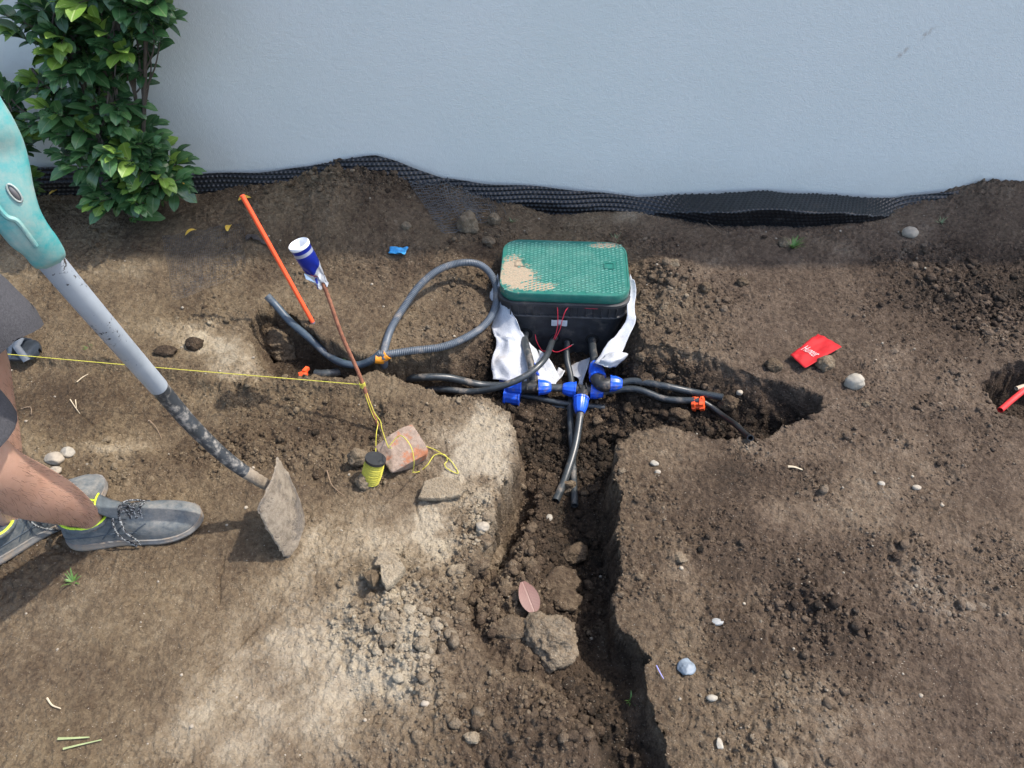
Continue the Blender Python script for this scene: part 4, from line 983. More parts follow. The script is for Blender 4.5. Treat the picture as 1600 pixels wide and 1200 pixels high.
def leaf_mat(name, c1, c2, vein, rough=.32, trans=.0, sss=0):
    n = NT(name); uv = n.n('ShaderNodeUVMap'); sp = n.n('ShaderNodeSeparateXYZ'); n.l(uv.outputs[0], sp.inputs[0])
    d = n.math('ABSOLUTE', n.math('SUBTRACT', sp.outputs[1], .5)); mid = n.ramp(d, [(.015, 1), (.05, 0)])
    wv = n.math('SINE', n.math('MULTIPLY', n.math('SUBTRACT', sp.outputs[0], n.math('MULTIPLY', d, .55)), 62)); side = n.ramp(wv, [(.86, 0), (1.0, 1)])
    ob = n.n('ShaderNodeObjectInfo'); base = n.ramp(n.noise(9, 4, .6), [(.3, c1), (.7, c2)])
    c = n.mix(n.math('MULTIPLY', side, .25), base, vein); c = n.mix(n.math('MULTIPLY', mid, .7), c, vein); n.col(c); n.rough(rough); n.set('Specular IOR Level', .55)
    n.bump(n.math('ADD', n.math('MULTIPLY', mid, -1), n.math('MULTIPLY', side, -.4)), .5, .001)
    if trans:
        tr = n.n('ShaderNodeBsdfTranslucent'); n.l(c, tr.inputs[0]); mx = n.n('ShaderNodeMixShader'); mx.inputs[0].default_value = trans
        n.l(n.b.outputs[0], mx.inputs[1]); n.l(tr.outputs[0], mx.inputs[2]); n.l(mx.outputs[0], n.out.inputs[0])
    return n.m
LM = [leaf_mat('laurel_dark', (.026, .072, .026), (.050, .122, .042), (.11, .17, .07), .24, .12),
      leaf_mat('laurel_mid', (.050, .130, .040), (.080, .175, .056), (.15, .22, .09), .26, .15),
      leaf_mat('laurel_new', (.13, .25, .035), (.20, .32, .05), (.3, .4, .12), .38, .25)]
YL = leaf_mat('yellow_leaf', (.55, .33, .03), (.68, .45, .06), (.6, .5, .2), .45, .1)
BRL = leaf_mat('brown_leaf', (.10, .040, .030), (.15, .062, .046), (.20, .12, .09), .5)
yme = leaf_mesh(.05, .024, .5, .4); yme.materials.append(YL)
for i, (px, py, L, rz, lab) in enumerate([(375,322,.9,.2,'yellow fallen leaf near the top of the orange stake'), (358,370,.9,.1,'yellow fallen leaf left of the orange stake, paler'),
        (310,368,.8,.4,'small yellow leaf between shrub and orange stake'), (100,303,.9,0,'yellow leaf on bare soil under the shrub'), (296,312,1.0,-.9,'yellow leaf at the right edge of the shrub'), (238,352,1.1,-1.3,'broad yellow leaf at the foot of the shrub')]):
    p = G(px, py, .020 + (.03 if i > 3 else 0)); o = add('fallen_leaf', yme, None, None, p); o.rotation_euler = (.12 * (-1) ** i, -.1, rz * 3 + i * 1.3); o.scale = (L, L, L); tag(o, lab, 'leaf', 'yellow fallen leaves near the shrub')
bme = leaf_mesh(.082, .048, .1, .12, 10, 'brown_leaf'); bme.materials.append(BRL)
p = G(816, 928, .036); q = G(836, 972, .030); o = add('brown_leaf', bme, None, None, p); d = q - p; o.rotation_euler = (0, -math.atan2(d.z, d.xy.length), math.atan2(d.y, d.x)); s_ = d.length / .082; o.scale = (s_,) * 3
tag(o, 'reddish brown fallen leaf lying in the trench', 'leaf')
straw = simple('straw', (.46, .38, .26), .8, .2); gst = simple('green_straw', (.26, .30, .14), .7, .2); wst = simple('root_brown', (.20, .14, .09), .85, .2)
def twig(pts, r, m, label, dz=.006): 
    P = spline([G(a, b, dz) for a, b in pts], 6); mb = MB(); mb.tube(P, lambda s: r * (1 - .5 * s), 5); tag(mb.build('twig', m, origin=P[0]), label, 'twig')
twig([(1229,734),(1240,735),(1252,738)], .0035, straw, 'short pale twig on the right bank')
twig([(122,600),(132,592),(140,588)], .0018, straw, 'pale forked straw behind the tool tube')
twig([(120,628),(122,642)], .0015, straw, 'upright pale straw bit left of the tool tube')
twig([(112,628),(120,640),(126,648)], .0015, straw, 'thin pale stalk on the dug brown soil')
twig([(95,1158),(115,1156),(142,1154)], .0028, gst, 'greenish straw stalk, upper of the pair at bottom left')
twig([(102,1173),(130,1166),(162,1159)], .0022, gst, 'greenish straw stalk, lower of the pair at bottom left')
twig([(76,1093),(84,1104),(98,1110)], .002, straw, 'curved pale stalk above the greenish straws')
twig([(512,740),(520,762),(540,780)], .0015, wst, 'thin brown root left of the pale clod by the spool')
twig([(235,660),(246,672),(254,688)], .0013, wst, 'fine root on the soil under the tool tube')
twig([(1095,270+75),(1110,355),(1125,368)], .0015, wst, 'thin root in the shaded strip near the wall')
twig([(35,642),(50,640),(52,652)], .0016, wst, 'curled root in the soil right of the shorts')
twig([(1025,1042),(1030,1056),(1036,1064)], .0014, simple('blue_thread', (.25,.25,.5), .5), 'short bluish plastic thread left of the blue grey stone')
twig([(988,365),(992,368)], .001, wst, 'tiny root behind the lid')
def tuft(px, py, n, L, label, seed, mat, spread=1.0):
    r = random.Random(seed); c = G(px, py); mb = MB()
    for i in range(n):
        a = r.random() * 6.28; l = L * (.5 + .6 * r.random()); w = .0018 * (.6 + r.random()); o = Vector((math.cos(a), math.sin(a), 0)); s = Vector((-math.sin(a), math.cos(a), 0)) * w
        base = c + o * .008 * r.random(); up = .4 + r.random() * .9; rows = []
        for k in range(5):
            t = k / 4; p = base + o * l * t * spread * .7 + Vector((0, 0, l * up * (t - .45 * t * t))); rows.append([p - s * (1 - t * .9), p + s * (1 - t * .9)])
        mb.quadgrid(rows)
    tag(mb.build('grass_tuft', mat, origin=c), label, 'grass tuft')
gr = simple('grass_blade', (.075, .16, .03), .5, .3, 60, 0)
tuft(1238,388,34,.05,'small green grass tuft near the wall',3,gr)
tuft(115,910,16,.028,'tiny green weed in front of the shoes',4,gr)
tuft(800,348,14,.03,'pale green weed beside the drainage sheet',5,simple('weed_pale',(.14,.19,.09),.6,.3))
tuft(962,378,16,.03,'small weed behind the valve box lid',6,simple('weed_pale',(.14,.19,.09),.6,.3))
tuft(548,572,10,.035,'thin green sprouts at the foot of the rusty rod pipe',7,gr)
tuft(1470,350,14,.03,'grey green weed in the shade at the right',8,simple('weed_pale',(.14,.19,.09),.6,.3))
tuft(140,545,8,.02,'faint green sprout beside the tool tube',9,gr)
tuft(985,1098,8,.02,'tiny green sprout deep in the lower trench',10,gr)

# ------------------------------------------------------------------ shrubs
def shrub(name, label, base, blobs, ntw, seed, limit, lscale=1.0):
    r = random.Random(seed); root = thing(name, base, label, 'shrub')
    meshes = []
    for k in range(9):
        me = leaf_mesh(.072 * lscale * (.75 + .05 * k), 0.038 * lscale * (.85 + .04 * k), .25 + .1 * (k % 3), .2 + .08 * (k % 4), 6, 'leaf'); me.materials.append(LM[[0, 0, 1, 0, 1, 0, 2, 2, 1][k]]); meshes.append(me)
    stems = MB(); leaves = []
    main = []
    for (c, rad, wt) in blobs:
        mid = base.lerp(c, .5) + Vector((r.uniform(-.03, .03), r.uniform(-.03, .03), .02)); P = spline([base + Vector((r.uniform(-.03,.03), r.uniform(-.02,.02), -.03)), mid, c, c + Vector((r.uniform(-.02,.02), 0, rad.z * .5))], 6)
        stems.tube(P, lambda s: .008 * (1 - .6 * s), 7); main.append(P)
    tot = sum(b[2] for b in blobs)
    for (c, rad, wt), P in zip(blobs, main):
        for k in range(int(ntw * wt / tot)):
            while True:
                d = Vector((r.uniform(-1, 1), r.uniform(-1, 1), r.uniform(-1, 1)))
                if .25 < d.length < 1: break
            tip = c + Vector((d.x * rad.x, d.y * rad.y, d.z * rad.z))
            if tip.y > WALLY - .07: tip.y = WALLY - .07 - r.random() * .05
            st = P[r.randrange(len(P) // 3, len(P))]; out = (tip - c); out.z = abs(out.z) * .5 + rad.z * .4; out.normalize()
            dirn = ((tip - st).normalized() * .6 + out * .7).normalized(); a = tip - dirn * .09
            Q = spline([st, st.lerp(a, .6) + Vector((0, 0, -.01)), a, tip], 4); stems.tube(Q, lambda s: .0032 * (1 - .6 * s), 5)
            nl = r.randint(6, 9); fresh = r.random() < .22
            for i in range(nl + 2):
                s = min(1, i / (nl - 1)); p = a.lerp(tip, s); ang = i * 2.4 + r.random(); o = dirn.orthogonal().normalized(); o = (Matrix.Rotation(ang, 3, dirn) @ o)
                ld = (o * (1 - .6 * s) + dirn * (.35 + .8 * s) + Vector((0, 0, -.15 + .2 * r.random()))).normalized()
                upv = Vector((r.uniform(-.35, .35) + .15, r.uniform(-.45, .1), 1)).normalized(); y = upv.cross(ld)
                if y.length < .2: y = ld.orthogonal()
                y.normalize(); z = ld.cross(y)
                sc = (.75 + .45 * r.random()) * (.72 if s > .85 else 1); k = r.choice([0, 1, 2, 3, 4, 5, 8]) if not (fresh and s > .45) else r.choice([6, 7])
                if p.y + ld.y * .08 > WALLY - .03: p = p - Vector((0, p.y + ld.y * .08 - (WALLY - .03), 0))
                M = Matrix((ld, y, z)).transposed().to_4x4(); M.translation = p - base; leaves.append((M @ Matrix.Scale(sc, 4), k, p))
    bark = simple('bark', (.075, .06, .045), .85, .3, 60, .5); stems.build('stem', bark, root)
    # leaves nearest the viewer become parts, the rest one mass
    camp = Vector((0, 0, CAMH)); leaves.sort(key=lambda q: (q[2] - camp).length)
    for M, k, p in leaves[:limit]:
        o = bpy.data.objects.new('leaf', meshes[k]); COL.objects.link(o); o.parent = root; o.matrix_local = M
    V = []; Fs = []; mi = []; UV = []
    for M, k, p in leaves[limit:]:
        me = meshes[k]; b = len(V); V += [tuple(M @ v.co) for v in me.vertices]
        for pl in me.polygons:
            Fs.append([b + i for i in pl.vertices]); mi.append([0, 0, 1, 0, 1, 0, 2, 2, 1][k]); UV += [tuple(me.uv_layers[0].data[l].uv) for l in pl.loop_indices]
    if V:
        me = bpy.data.meshes.new('foliage'); me.from_pydata(V, [], Fs)
        for m in LM: me.materials.append(m)
        me.polygons.foreach_set('material_index', mi); me.polygons.foreach_set('use_smooth', [True] * len(Fs)); u = me.uv_layers.new(name='UVMap'); u.data.foreach_set('uv', [c for q in UV for c in q]); me.update()
        tag(add('foliage', me, None, root), kind='stuff')
V3 = Vector
def B(px, py, y, rx, ry, rz, w): return (WY(px, py, y), V3((rx, ry, rz)), w)
sb = G(215, 335)
shrub('laurel_shrub', 'tall glossy green cherry laurel against the wall', sb, [
    B(232,262,2.20,.13,.12,.13,12), B(200,300,2.18,.13,.10,.08,7), B(160,225,2.20,.15,.12,.10,9), B(110,185,2.22,.14,.12,.08,6), B(175,160,2.24,.12,.10,.10,6),
    B(130,90,2.25,.16,.12,.13,10), B(190,60,2.24,.12,.10,.15,9), B(90,30,2.24,.15,.11,.10,8), B(225,-10,2.24,.10,.10,.12,6), B(150,-60,2.25,.24,.14,.14,14), B(150,-160,2.26,.2,.12,.14,8), B(215,210,2.24,.09,.08,.10,4), B(60,120,2.25,.06,.08,.05,2)], 215, 5, 300, .96)
shrub('laurel_shrub', 'smaller cherry laurel at the left edge beside the teal handle', G(15, 320), [
    B(15,230,2.24,.10,.12,.12,8), B(25,290,2.22,.09,.1,.07,5), B(10,160,2.26,.07,.08,.08,4), B(-70,150,2.24,.14,.12,.2,8)], 46, 9, 150, .9)

# ------------------------------------------------------------------ digging tool
def build_tool():
    sock = W(438, 769, .10)
    root = thing('spade', W(452, 866, 0.0), 'long handled spade with teal grip, grey tube and mud crusted blade', 'spade')
    P = [WT(55,380,1.02), WT(150,492,1.19), WT(247,604,1.45), WT(300,665,1.55), WT(355,717,1.63), WT(400,748,1.685), sock]
    S = spline(P, 10); i1 = 20; i2 = 46
    # grey tube (with chips), black sleeve, bare steel socket
    n = NT('tube_grey'); chips = n.ramp(n.math('ADD', n.noise(70, 5, .8), n.math('MULTIPLY', n.math('SUBTRACT', n.noise(9, 3), .5), .5)), [(.62, 0), (.65, 1)]); g = n.ramp(n.noise(12, 5), [(.3, (.27, .31, .35)), (.7, (.36, .40, .44))])
    n.col(n.mix(chips, g, (.035, .028, .025))); n.rough(n.mix(chips, (.38,) * 3, (.9,) * 3)); n.bump(n.math('MULTIPLY', chips, -1), .3, .001)
    mb = MB(); mb.tube(S[:i1 + 1], .0182, 24); mb.build('shaft_tube', n.m, root)
    mb = MB(); mb.tube(S[i1:i2 + 1], lambda s: .0172 - .003 * s, 24); mb.build('lower_shaft', simple('sleeve_black', (.028, .033, .038), .5, .3, 30, .4, .001, dust=(.27, .25, .22), dustamt=.24, dscale=50), root)
    clay = NT('dry_clay_crust'); clay.col(clay.ramp(clay.noise(30, 6, .75), [(.3, (.12, .095, .07)), (.5, (.235, .195, .145)), (.75, (.31, .265, .205))])); clay.rough(.95); clay.bump(clay.noise(110, 6, .8), .9, .004)
    mb = MB(); mb.tube(S[i2:], lambda s: .0145 - .003 * s + .0008 * math.sin(s * 40), 18); mb.build('socket', clay.m, root)
    # blade: curved plate standing on its lower edge
    Lc, T_, Bc, R_ = V3((-.548, .948, .170)), V3((-.534, 1.082, .180)), V3((-.518, .934, -.004)), V3((-.506, 1.060, -.004))
    rows = []; back = []; nu, nv = 26, 22
    for j in range(nv):
        v = j / (nv - 1); row = []; rb = []
        for i in range(nu):
            u = i / (nu - 1); p = Lc.lerp(T_, u).lerp(Bc.lerp(R_, u), v)
            bow = .017 * (1 - (2 * u - 1) ** 2); p = p + V3((bow, 0, 0))
            p.z += (.022 * (1 - (2 * u - 1) ** 2)) * (1 - v) - (.028 * (1 - (2 * u - 1) ** 2)) * v * 0
            p.y += .012 * math.sin(v * math.pi) * (1 if u > .5 else -.6)
            e = min(u, 1 - u, 1) 
            jag = .008 * mnoise.noise(V3((u * 9, v * 14, 2))) if e < .1 else 0
            row.append(p + V3((-.003 - .004 * abs(mnoise.noise(V3((u * 5, v * 5, 0)))) - .002 * mnoise.noise(V3((u * 16, v * 16, 5))) , jag, jag * .6))); rb.append(p + V3((.0005, jag, jag * .6)))
        rows.append(row); back.append(rb)
    mb = MB(); mb.quadgrid(rows); b0 = 0; b1 = mb.quadgrid(back)
    def E(a, b, c, d): mb.f.append((a, b, c, d)); mb.mi.append(0)
    for i in range(nu - 1):
        E(i, i + 1, b1 + i + 1, b1 + i); k = (nv - 1) * nu + i; E(k, k + 1, b1 + k + 1, b1 + k)
    for j in range(nv - 1):
        E(j * nu, (j + 1) * nu, b1 + (j + 1) * nu, b1 + j * nu); k = j * nu + nu - 1; E(k, k + nu, b1 + k + nu, b1 + k)
    bm_ = NT('blade_metal_clay'); mk = bm_.ramp(bm_.noise(13, 6, .75), [(.50, 0), (.60, 1)]); bm_.col(bm_.mix(bm_.math('MULTIPLY', mk, .7), bm_.ramp(bm_.noise(34, 6, .8), [(.3, (.11, .085, .06)), (.5, (.24, .20, .15)), (.7, (.33, .285, .22))]), (.10, .09, .082)))
    bm_.rough(.85); bm_.bump(bm_.math('ADD', bm_.noise(90, 6, .85), bm_.math('MULTIPLY', mk, -.8)), 1.0, .005); mb.build('blade', bm_.m, root)
    # teal neck and D grip
    n = NT('teal_plastic'); d = n.ramp(n.noise(11, 6, .75), [(.38, 0), (.66, 1)]); n.col(n.mix(n.math('MULTIPLY', d, .75), n.ramp(n.noise(4, 3), [(.3, (.0, .22, .23)), (.7, (.005, .31, .32))]), (.33, .35, .30))); n.rough(n.mix(d, (.33,) * 3, (.8,) * 3)); n.bump(n.noise(220, 4), .3, .001)
    A = [(71,396,1.035,.0225,.020),(69,393,1.03,.0235,.021),(58,378,1.015,.0245,.023),(42,362,1.0,.027,.026),(24,335,.98,.029,.028),(2,300,.96,.037,.030),(-12,262,.945,.041,.031),(-22,225,.93,.041,.030),(-32,190,.91,.036,.029),(-50,140,.89,.028,.025),(-74,70,.87,.022,.022),(-110,-20,.85,.02,.02),(-150,-120,.84,.018,.018)]
    Pt = [WT(a, b, t) for a, b, t, _, _ in A]; rows = []
    for i, p in enumerate(Pt):
        t = (Pt[min(i + 1, len(Pt) - 1)] - Pt[max(i - 1, 0)]).normalized(); view = (V3((0, 0, CAMH)) - p).normalized(); N = (view - t * view.dot(t)).normalized(); Bv = t.cross(N)
        w, h = A[i][3], A[i][4]; row = []
        for k in range(32):
            a = 2 * math.pi * k / 32; ca, sa = math.cos(a), math.sin(a); e = .5
            row.append(p + N * h * math.copysign(abs(ca) ** e, ca) * (1 if abs(sa) > .35 else 1.10) + Bv * w * math.copysign(abs(sa) ** e, sa))
        rows.append(row)
    R2 = []
    for k in range(32): R2.append(spline([r[k] for r in rows], 4))
    rows2 = [[R2[k][i] for k in range(32)] for i in range(len(R2[0]))]
    mb = MB(); b = mb.quadgrid(rows2, True); mb.cap(b, 32, True); mb.cap(b + (len(rows2) - 1) * 32, 32); neck = mb.build('grip_neck', n.m, root)
    from mathutils.bvhtree import BVHTree
    bv = BVHTree.FromPolygons([tuple(q) for q in mb.v], mb.f)
    def on(px, py, off=0.0):
        h = bv.ray_cast(V3((0, 0, CAMH)), ray(px, py).normalized())[0]; d = ray(px, py).normalized()
        return (h if h is not None else WT(px, py, .93)) - d * off
    # diagonal rib on the neck and slot window
    mb = MB(); mb.tube(spline([on(-8,318), on(10,338), on(26,345), on(40,362), on(56,384)], 6), .0035, 8); mb.build('raised_rib', n.m, neck)
    lg = simple('slot_rim', (.26, .30, .28), .6, .3); dk = simple('slot_dark', (.10, .095, .095), .4, .2)
    c0 = on(12, 288, .001); c1 = on(33, 315, .001); view = (V3((0, 0, CAMH)) - c0).normalized(); ax = (c1 - c0); side = ax.cross(view).normalized() * .0050; P = []
    for k in range(25):
        a = 2 * math.pi * k / 24; u = .5 - .5 * math.cos(a); P.append(c0.lerp(c1, u) + side * math.sin(a))
    mb = MB(); mb.tube(P, .0013, 8); slot = mb.build('slot_rim', lg, neck)
    mb = MB(); mb.tube([c0.lerp(c1, k / 8) - view * .003 for k in range(9)], lambda s: .0045 * math.sqrt(max(.05, 1 - (2 * s - 1) ** 2)), 10); mb.build('slot_window', dk, slot)
    top = Pt[-1]; g0 = top; up = (Pt[-1] - Pt[-2]).normalized(); sd_ = up.cross(V3((0, 1, 0))).normalized()
    mb = MB(); mb.tube(spline([g0, g0 + up * .03 + sd_ * .02, g0 + up * .07 + sd_ * .055, g0 + up * .11 + sd_ * .055, g0 + up * .12, g0 + up * .11 - sd_ * .055, g0 + up * .07 - sd_ * .055, g0 + up * .03 - sd_ * .02, g0], 8), .013, 12); mb.build('grip_handle', n.m, root)
    return g0 + up * .12
gripc = build_tool()

# ------------------------------------------------------------------ person
def skin_material():
    n = NT('skin'); c = n.ramp(n.noise(14, 5, .6), [(.3, (.38, .215, .150)), (.7, (.47, .285, .21))]); f = n.ramp(n.noise(500, 2, .6), [(.35, 0), (.5, 1)])
    n.col(n.mix(n.math('MULTIPLY', n.math('SUBTRACT', 1, f), .12), c, (.2, .1, .06))); n.rough(.5); n.set('Subsurface Weight', .12); n.set('Subsurface Radius', (.01, .004, .002)); n.bump(n.noise(260, 4), .3, .0008); return n.m
SKIN = skin_material()
def loft(name, stations, mat, parent, seg=24, caps=True, extra=None, n=5):
    """stations: (point, rx, ry) ; ring plane perpendicular to path"""
    C_ = [s[0] for s in stations]; cs = spline(C_, n); rr = spline([V3((s[1], s[2], 0)) for s in stations], n); mb = MB(); rows = []; m = len(cs)
    for i, p in enumerate(cs):
        t = (cs[min(i + 1, m - 1)] - cs[max(i - 1, 0)]).normalized(); X = V3((1, 0, 0)); X = (X - t * X.dot(t)).normalized(); Y = t.cross(X)
        rows.append([p + X * math.cos(a) * rr[i].x + Y * math.sin(a) * rr[i].y for a in [2 * math.pi * k / seg for k in range(seg)]])
    if extra: rows = extra(rows)
    b = mb.quadgrid(rows, True)
    if caps: mb.cap(b, seg, True); mb.cap(b + (m - 1) * seg, seg)
    return mb.build(name, mat, parent)
def build_person():
    root = thing('person', (-1.03, .98, 0), 'person in dark grey shorts and dusty work shoes standing with a spade', 'person')
    aA, kA = V3((-.958, .985, .085)), V3((-.895, .79, .515)); hA = V3((-.955, .80, .93))
    aB, kB = V3((-1.150, .985, .085)), V3((-1.035, 1.065, .52)); hB = V3((-1.10, .97, .93))
    # body skeleton grown as one skin
    J = {}; E = []; Vt = []; Rd = []
    def v(p, rx, ry=None): Vt.append(tuple(V3(p) - root.location)); Rd.append((rx, ry or rx)); return len(Vt) - 1
    pel = v((-1.04, .88, .96), .13, .12)
    def chain(a, lst):
        for p, r in lst:
            i = v(p, r); E.append((a, i)); a = i
        return a
    def leg(h, k, a, toe):
        chain(pel, [(h, .088), (h.lerp(k, .4), .080), (h.lerp(k, .8), .064), (k, .058), (k.lerp(a, .16) + V3((-.004, 0, 0)), .054), (k.lerp(a, .36) + V3((-.006, -.004, 0)), .060), (k.lerp(a, .55), .053), (k.lerp(a, .78), .041), (a + (k - a) * .10, .032), (a + V3((0, 0, -.016)), .026), (a + toe * .04 + V3((0, 0, -.050)), .022)])
    dA = V3((.29, .054, 0)).normalized(); dB = V3((.198, .22, 0)).normalized()
    leg(hA, kA, aA, dA); leg(hB, kB, aB, dB)
    ch = chain(pel, [((-1.03, .88, 1.10), .12), ((-1.01, .89, 1.26), .135), ((-.99, .90, 1.40), .125)])
    nk = chain(ch, [((-.985, .91, 1.49), .058), ((-.97, .92, 1.56), .062), ((-.955, .93, 1.63), .088), ((-.95, .93, 1.70), .080)])
    gp = gripc
    for sy, el in ((-1, V3((-.88, .66, 1.18))), (1, V3((-.86, 1.10, 1.20)))):
        sh = V3((-.98, .90 + sy * .17, 1.40)); hand = gp + V3((-.02, sy * .02, .0)) if sy < 0 else gp + V3((-.01, .03, .0))
        a = chain(ch, [(sh, .055), (sh.lerp(el, .5), .046), (el, .040), (el.lerp(hand, .5), .036), (el.lerp(hand, .88), .027), (hand, .030)])
        for k in range(4): chain(a, [(hand + V3((.03, (k - 1.5) * .018, .012)), .0095), (hand + V3((.05, (k - 1.5) * .018, -.012)), .0085), (hand + V3((.035, (k - 1.5) * .017, -.03)), .0075)])
        chain(a, [(hand + V3((.01, -.03 * sy, -.012)), .011), (hand + V3((.035, -.028 * sy, -.022)), .009)])
    me = bpy.data.meshes.new('body'); me.from_pydata(Vt, E, []); o = add('body', me, SKIN, root)
    sk = o.modifiers.new('skin', 'SKIN'); sk.use_smooth_shade = True
    if not me.skin_vertices: me.skin_vertices.new()
    for i, r in enumerate(Rd): me.skin_vertices[0].data[i].radius = r
    me.skin_vertices[0].data[0].use_root = True
    ss = o.modifiers.new('sub', 'SUBSURF'); ss.levels = 2; ss.render_levels = 2
    bpy.context.view_layer.update(); ev = o.evaluated_get(bpy.context.evaluated_depsgraph_get()); em = ev.to_mesh()
    from mathutils.bvhtree import BVHTree
    bv = BVHTree.FromPolygons([v_.co[:] for v_ in em.vertices], [p_.vertices[:] for p_ in em.polygons]); ev.to_mesh_clear()
    rr = random.Random(4); hb = MB()
    for (a_, k_) in ((aA, kA), (aB, kB)):
        ax = (k_ - a_).normalized()
        for _ in range(900):
            c_ = a_.lerp(k_, .12 + .85 * rr.random()) - root.location; ang = rr.random() * 6.283; q = ax.orthogonal().normalized(); q = Matrix.Rotation(ang, 3, ax) @ q
            hit = bv.ray_cast(c_ + q * .2, -q)
            if hit[0] is None: continue
            p_ = hit[0] + root.location; d_ = (-ax * (.8 + .3 * rr.random()) + hit[1] * .55 + q.cross(ax) * rr.uniform(-.5, .5)).normalized(); L_ = .006 + .009 * rr.random()
            hb.tube([p_, p_ + d_ * L_ * .5 + hit[1] * .001, p_ + d_ * L_ - V3((0, 0, .001))], .00016, 3, cap=False)
    tag(hb.build('leg_hair', simple('hair_brown', (.035, .022, .014), .6, .2, 50, 0), root), kind='stuff')
    # shorts
    n = NT('shorts_cloth'); n.col(n.ramp(n.noise(300, 3, .7), [(.3, (.030, .031, .036)), (.7, (.062, .062, .070))])); n.rough(.95); n.bump(n.math('ADD', n.noise(400, 3), n.noise(25, 3)), .5, .002); cl = n.m
    def wr(rows):
        return [[p + V3((1, 1, 0)) * .006 * mnoise.noise(p * 14) for p in r] for r in rows]
    loft('shorts_leg', [(V3((-.905, .775, .590)), .104, .100), (V3((-.908, .777, .61)), .104, .100), (V3((-.93, .79, .74)), .108, .110), (V3((-.95, .82, .90)), .12, .13), (V3((-.99, .85, 1.0)), .11, .12)], cl, root, 28, False, wr)
    loft('shorts_leg', [(V3((-1.005, 1.055, .575)), .108, .104), (V3((-1.01, 1.052, .595)), .108, .104), (V3((-1.05, 1.02, .74)), .108, .112), (V3((-1.09, .96, .90)), .12, .13), (V3((-1.06, .92, 1.0)), .11, .12)], cl, root, 28, False, wr)
    loft('waist', [(V3((-1.03, .89, .88)), .15, .19), (V3((-1.035, .89, .96)), .155, .195), (V3((-1.035, .885, 1.04)), .15, .18)], cl, root, 28, True, wr)
    loft('shirt', [(V3((-1.035, .885, .98)), .165, .20), (V3((-1.03, .885, 1.10)), .155, .185), (V3((-1.01, .89, 1.28)), .155, .20), (V3((-.99, .90, 1.42)), .13, .19), (V3((-.985, .905, 1.49)), .07, .08)], simple('shirt', (.10, .12, .15), .9, .2), root, 28, True, wr)
    loft('hair', [(V3((-.975, .925, 1.60)), .075, .08), (V3((-.965, .93, 1.66)), .092, .09), (V3((-.955, .93, 1.73)), .088, .085), (V3((-.95, .93, 1.79)), .03, .03)], simple('hair', (.03, .02, .015), .7, .3, 200, .6), root, 20, True)
    # shoes
    up = NT('shoe_upper'); spz = up.n('ShaderNodeSeparateXYZ'); up.l(up.tc(), spz.inputs[0]); dn = up.ramp(up.math('ADD', up.noise(22, 6, .8), up.math('MULTIPLY', spz.outputs[2], -2.2)), [(.28, 0), (.60, 1)]); up.col(up.mix(up.math('MULTIPLY', dn, .85), up.ramp(up.noise(60, 3), [(.3, (.050, .062, .070)), (.7, (.085, .102, .112))]), (.23, .215, .185))); up.rough(.85); up.bump(up.math('ADD', up.noise(350, 3), up.noise(45, 5, .7)), .5, .0018)
    so = simple('shoe_sole', (.17, .165, .155), .9, .25, 40, .6, .002, dust=(.25, .20, .15), dustamt=.35, dscale=25)
    lime = simple('lime_piping', (.52, .72, .03), .6, .1); lace = NT('lace'); w = lace.ramp(lace.noise(260, 1, .4), [(.50, (.010, .010, .013)), (.54, (.20, .21, .21))]); lace.col(w); lace.rough(.8); lace = lace.m
    seam = simple('shoe_seam', (.05, .065, .08), .8, .2)
    def shoe(heel, toe, zb, label=None):
        d = (toe - heel); L = d.length; d.normalize(); s_ = V3((-d.y, d.x, 0)); r = add('shoe', None, None, root, heel - root.location)
        def P(s, w, z): return V3((heel.x, heel.y, zb)) + d * (s * L) + s_ * w + V3((0, 0, z))
        K = [0, .04, .12, .25, .4, .55, .7, .82, .92, .98, 1.0]
        HW = [.012, .027, .034, .035, .034, .041, .048, .047, .038, .022, .006]
        TZ = [.052, .078, .090, .086, .088, .088, .074, .062, .052, .042, .030]
        RISE = [.004, .001, 0, 0, .0, 0, .001, .004, .009, .014, .018]
        ss_ = np.linspace(0, 1, 44); hw = np.interp(ss_, K, HW); tz = np.interp(ss_, K, TZ); rs = np.interp(ss_, K, RISE)
        sm = lambda a: np.convolve(np.pad(a, 2, 'edge'), [.1, .2, .4, .2, .1], 'valid')
        hw, tz, rs = sm(hw), sm(tz), sm(rs); hw[0] = .004; hw[-1] = .004
        # sole
        rows = []
        for i, s in enumerate(ss_):
            w = hw[i] + .004; a = rs[i]; th = .028 - .008 * s
            rows.append([P(s, 0, a), P(s, w * .85, a), P(s, w, a + .006), P(s, w * 1.02, a + th * .55), P(s, w, a + th * .6), P(s, w * 1.0, a + th), P(s, w * .6, a + th), P(s, -w * .6, a + th), P(s, -w, a + th), P(s, -w, a + th * .6), P(s, -w * 1.02, a + th * .55), P(s, -w, a + .006), P(s, -w * .85, a)])
        mb = MB(); b = mb.quadgrid(rows, True); mb.cap(b, 13, True); mb.cap(b + 43 * 13, 13); mb.build('sole', so, r)
        # upper
        rows = []; seg = 26
        for i, s in enumerate(ss_):
            w = hw[i]; z0 = rs[i] + .022 - .006 * s; zt = tz[i]; row = []
            for k in range(seg + 1):
                a = math.pi * k / seg; ca, sa = math.cos(a), math.sin(a); e = .72
                x = math.copysign(abs(ca) ** e, ca) * w; z = z0 + (zt - z0) * abs(sa) ** .8
                # foot opening: lower the top over the ankle
                if .05 < s < .40: 
                    dip = math.exp(-((s - .22) / .10) ** 2); z = min(z, zt - .012 * dip)
                wr_ = .0012 * mnoise.noise(V3((s * 30, k * .4, 1))) 
                row.append(P(s, x, z + wr_))
            rows.append(row)
        mb = MB(); mb.quadgrid(rows); mb.build('upper', up.m, r)
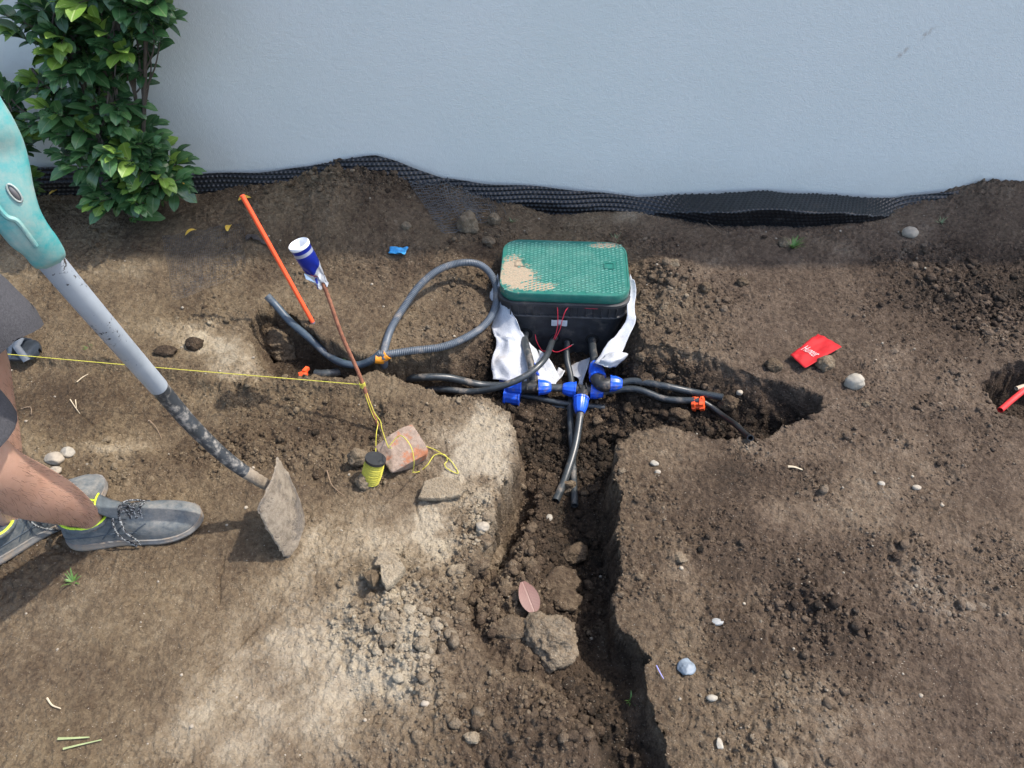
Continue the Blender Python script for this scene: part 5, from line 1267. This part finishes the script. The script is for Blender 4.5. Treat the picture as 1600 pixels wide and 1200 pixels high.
        # collar with lime piping
        cz = lambda a: .083 + .008 * math.cos(a)
        C = [P(.205 - .165 * math.cos(t), .041 * math.sin(t), .092 + .014 * (-math.cos(t) * -1 if math.cos(t) < 0 else .2) + .004 * math.cos(2 * t)) for t in [2 * math.pi * k / 30 for k in range(31)]]
        mb = MB(); mb.tube(C, .0068, 8); col_ = mb.build('collar', up.m, r)
        mb = MB(); mb.tube([c + V3((0, 0, .0050)) for c in C], .0034, 6); mb.build('piping', lime, col_)
        # tongue
        rows = [[P(s, w, .090 + zz + .006 * (1 - (w / .024) ** 2)) for w in np.linspace(-.024, .024, 7)] for s, zz in ((.52, -.006), (.46, .0), (.41, .012), (.37, .028), (.345, .040))]
        mb = MB(); mb.quadgrid(rows); o_ = mb.build('tongue', up.m, r); o_.modifiers.new('t', 'SOLIDIFY').thickness = .005
        top = rows[-1]; mb = MB(); mb.tube(list(top), .0022, 6); mb.build('tongue_piping', lime, o_)
        # laces: rungs and hanging bow ends
        lc = MB()
        for q in range(5):
            s = .42 + q * .042; zt = float(np.interp(s, ss_, tz)); w = .022
            for sg in (1, -1): lc.tube([P(s, -w * sg, zt - .006), P(s + .010, -w * .4 * sg, zt + .004), P(s + .024, w * .4 * sg, zt + .004), P(s + .034, w * sg, zt - .008)], .0019, 6)
        zt = .094
        lc.tube(spline([P(.45, -.004, zt), P(.43, -.03, zt - .004), P(.44, -.045, .06), P(.49, -.050, .035), P(.53, -.052, .016)], 8), .0025, 6)
        lc.tube(spline([P(.46, -.004, zt), P(.48, -.028, zt - .004), P(.50, -.045, .065), P(.55, -.052, .040), P(.565, -.054, .022)], 8), .0025, 6)
        lc.tube(spline([P(.45, .004, zt), P(.50, .012, zt + .008), P(.56, .022, .092), P(.61, .028, .075)], 8), .0025, 6)
        lc.tube(spline([P(.45, .0, zt), P(.50, -.014, zt + .010), P(.57, -.006, .094), P(.52, .004, zt + .004), P(.45, .0, zt)], 8), .0025, 6)
        tag(lc.build('laces', lace, r), kind='stuff')
        # side seams
        sm_ = MB()
        for sg in (-1, 1):
            for a, b2 in ((.30, .44), (.38, .50), (.50, .64)):
                pts = []
                for k in range(7):
                    u = k / 6; s = a + (b2 - a) * u; zt_ = float(np.interp(s, ss_, tz)); w_ = float(np.interp(s, ss_, hw)); ang = .15 + .75 * u; e = .72
                    pts.append(P(s, sg * (math.cos(ang) ** e * w_ + .0004), rs[0] * 0 + .022 + (zt_ - .022) * math.sin(ang) ** .8 + .0004))
                sm_.tube(pts, .0016, 5)
            pts = []
            for k in range(16):
                s = .01 + .55 * k / 15; w_ = float(np.interp(s, ss_, hw)); zt_ = float(np.interp(s, ss_, tz)); ang = .35; pts.append(P(s, sg * (math.cos(ang) ** .72 * w_ + .0006), .022 + (zt_ - .022) * math.sin(ang) ** .8))
            sm_.tube(pts, .0014, 5)
        sm_.build('seam', seam, r)
    shoe(V3((-1.036, .975, 0)), V3((-.735, 1.030, 0)), h1(-.88, 1.0) - .001)
    shoe(V3((-1.215, .905, 0)), V3((-1.005, 1.135, 0)), h1(-1.1, 1.0) - .001)
build_person()
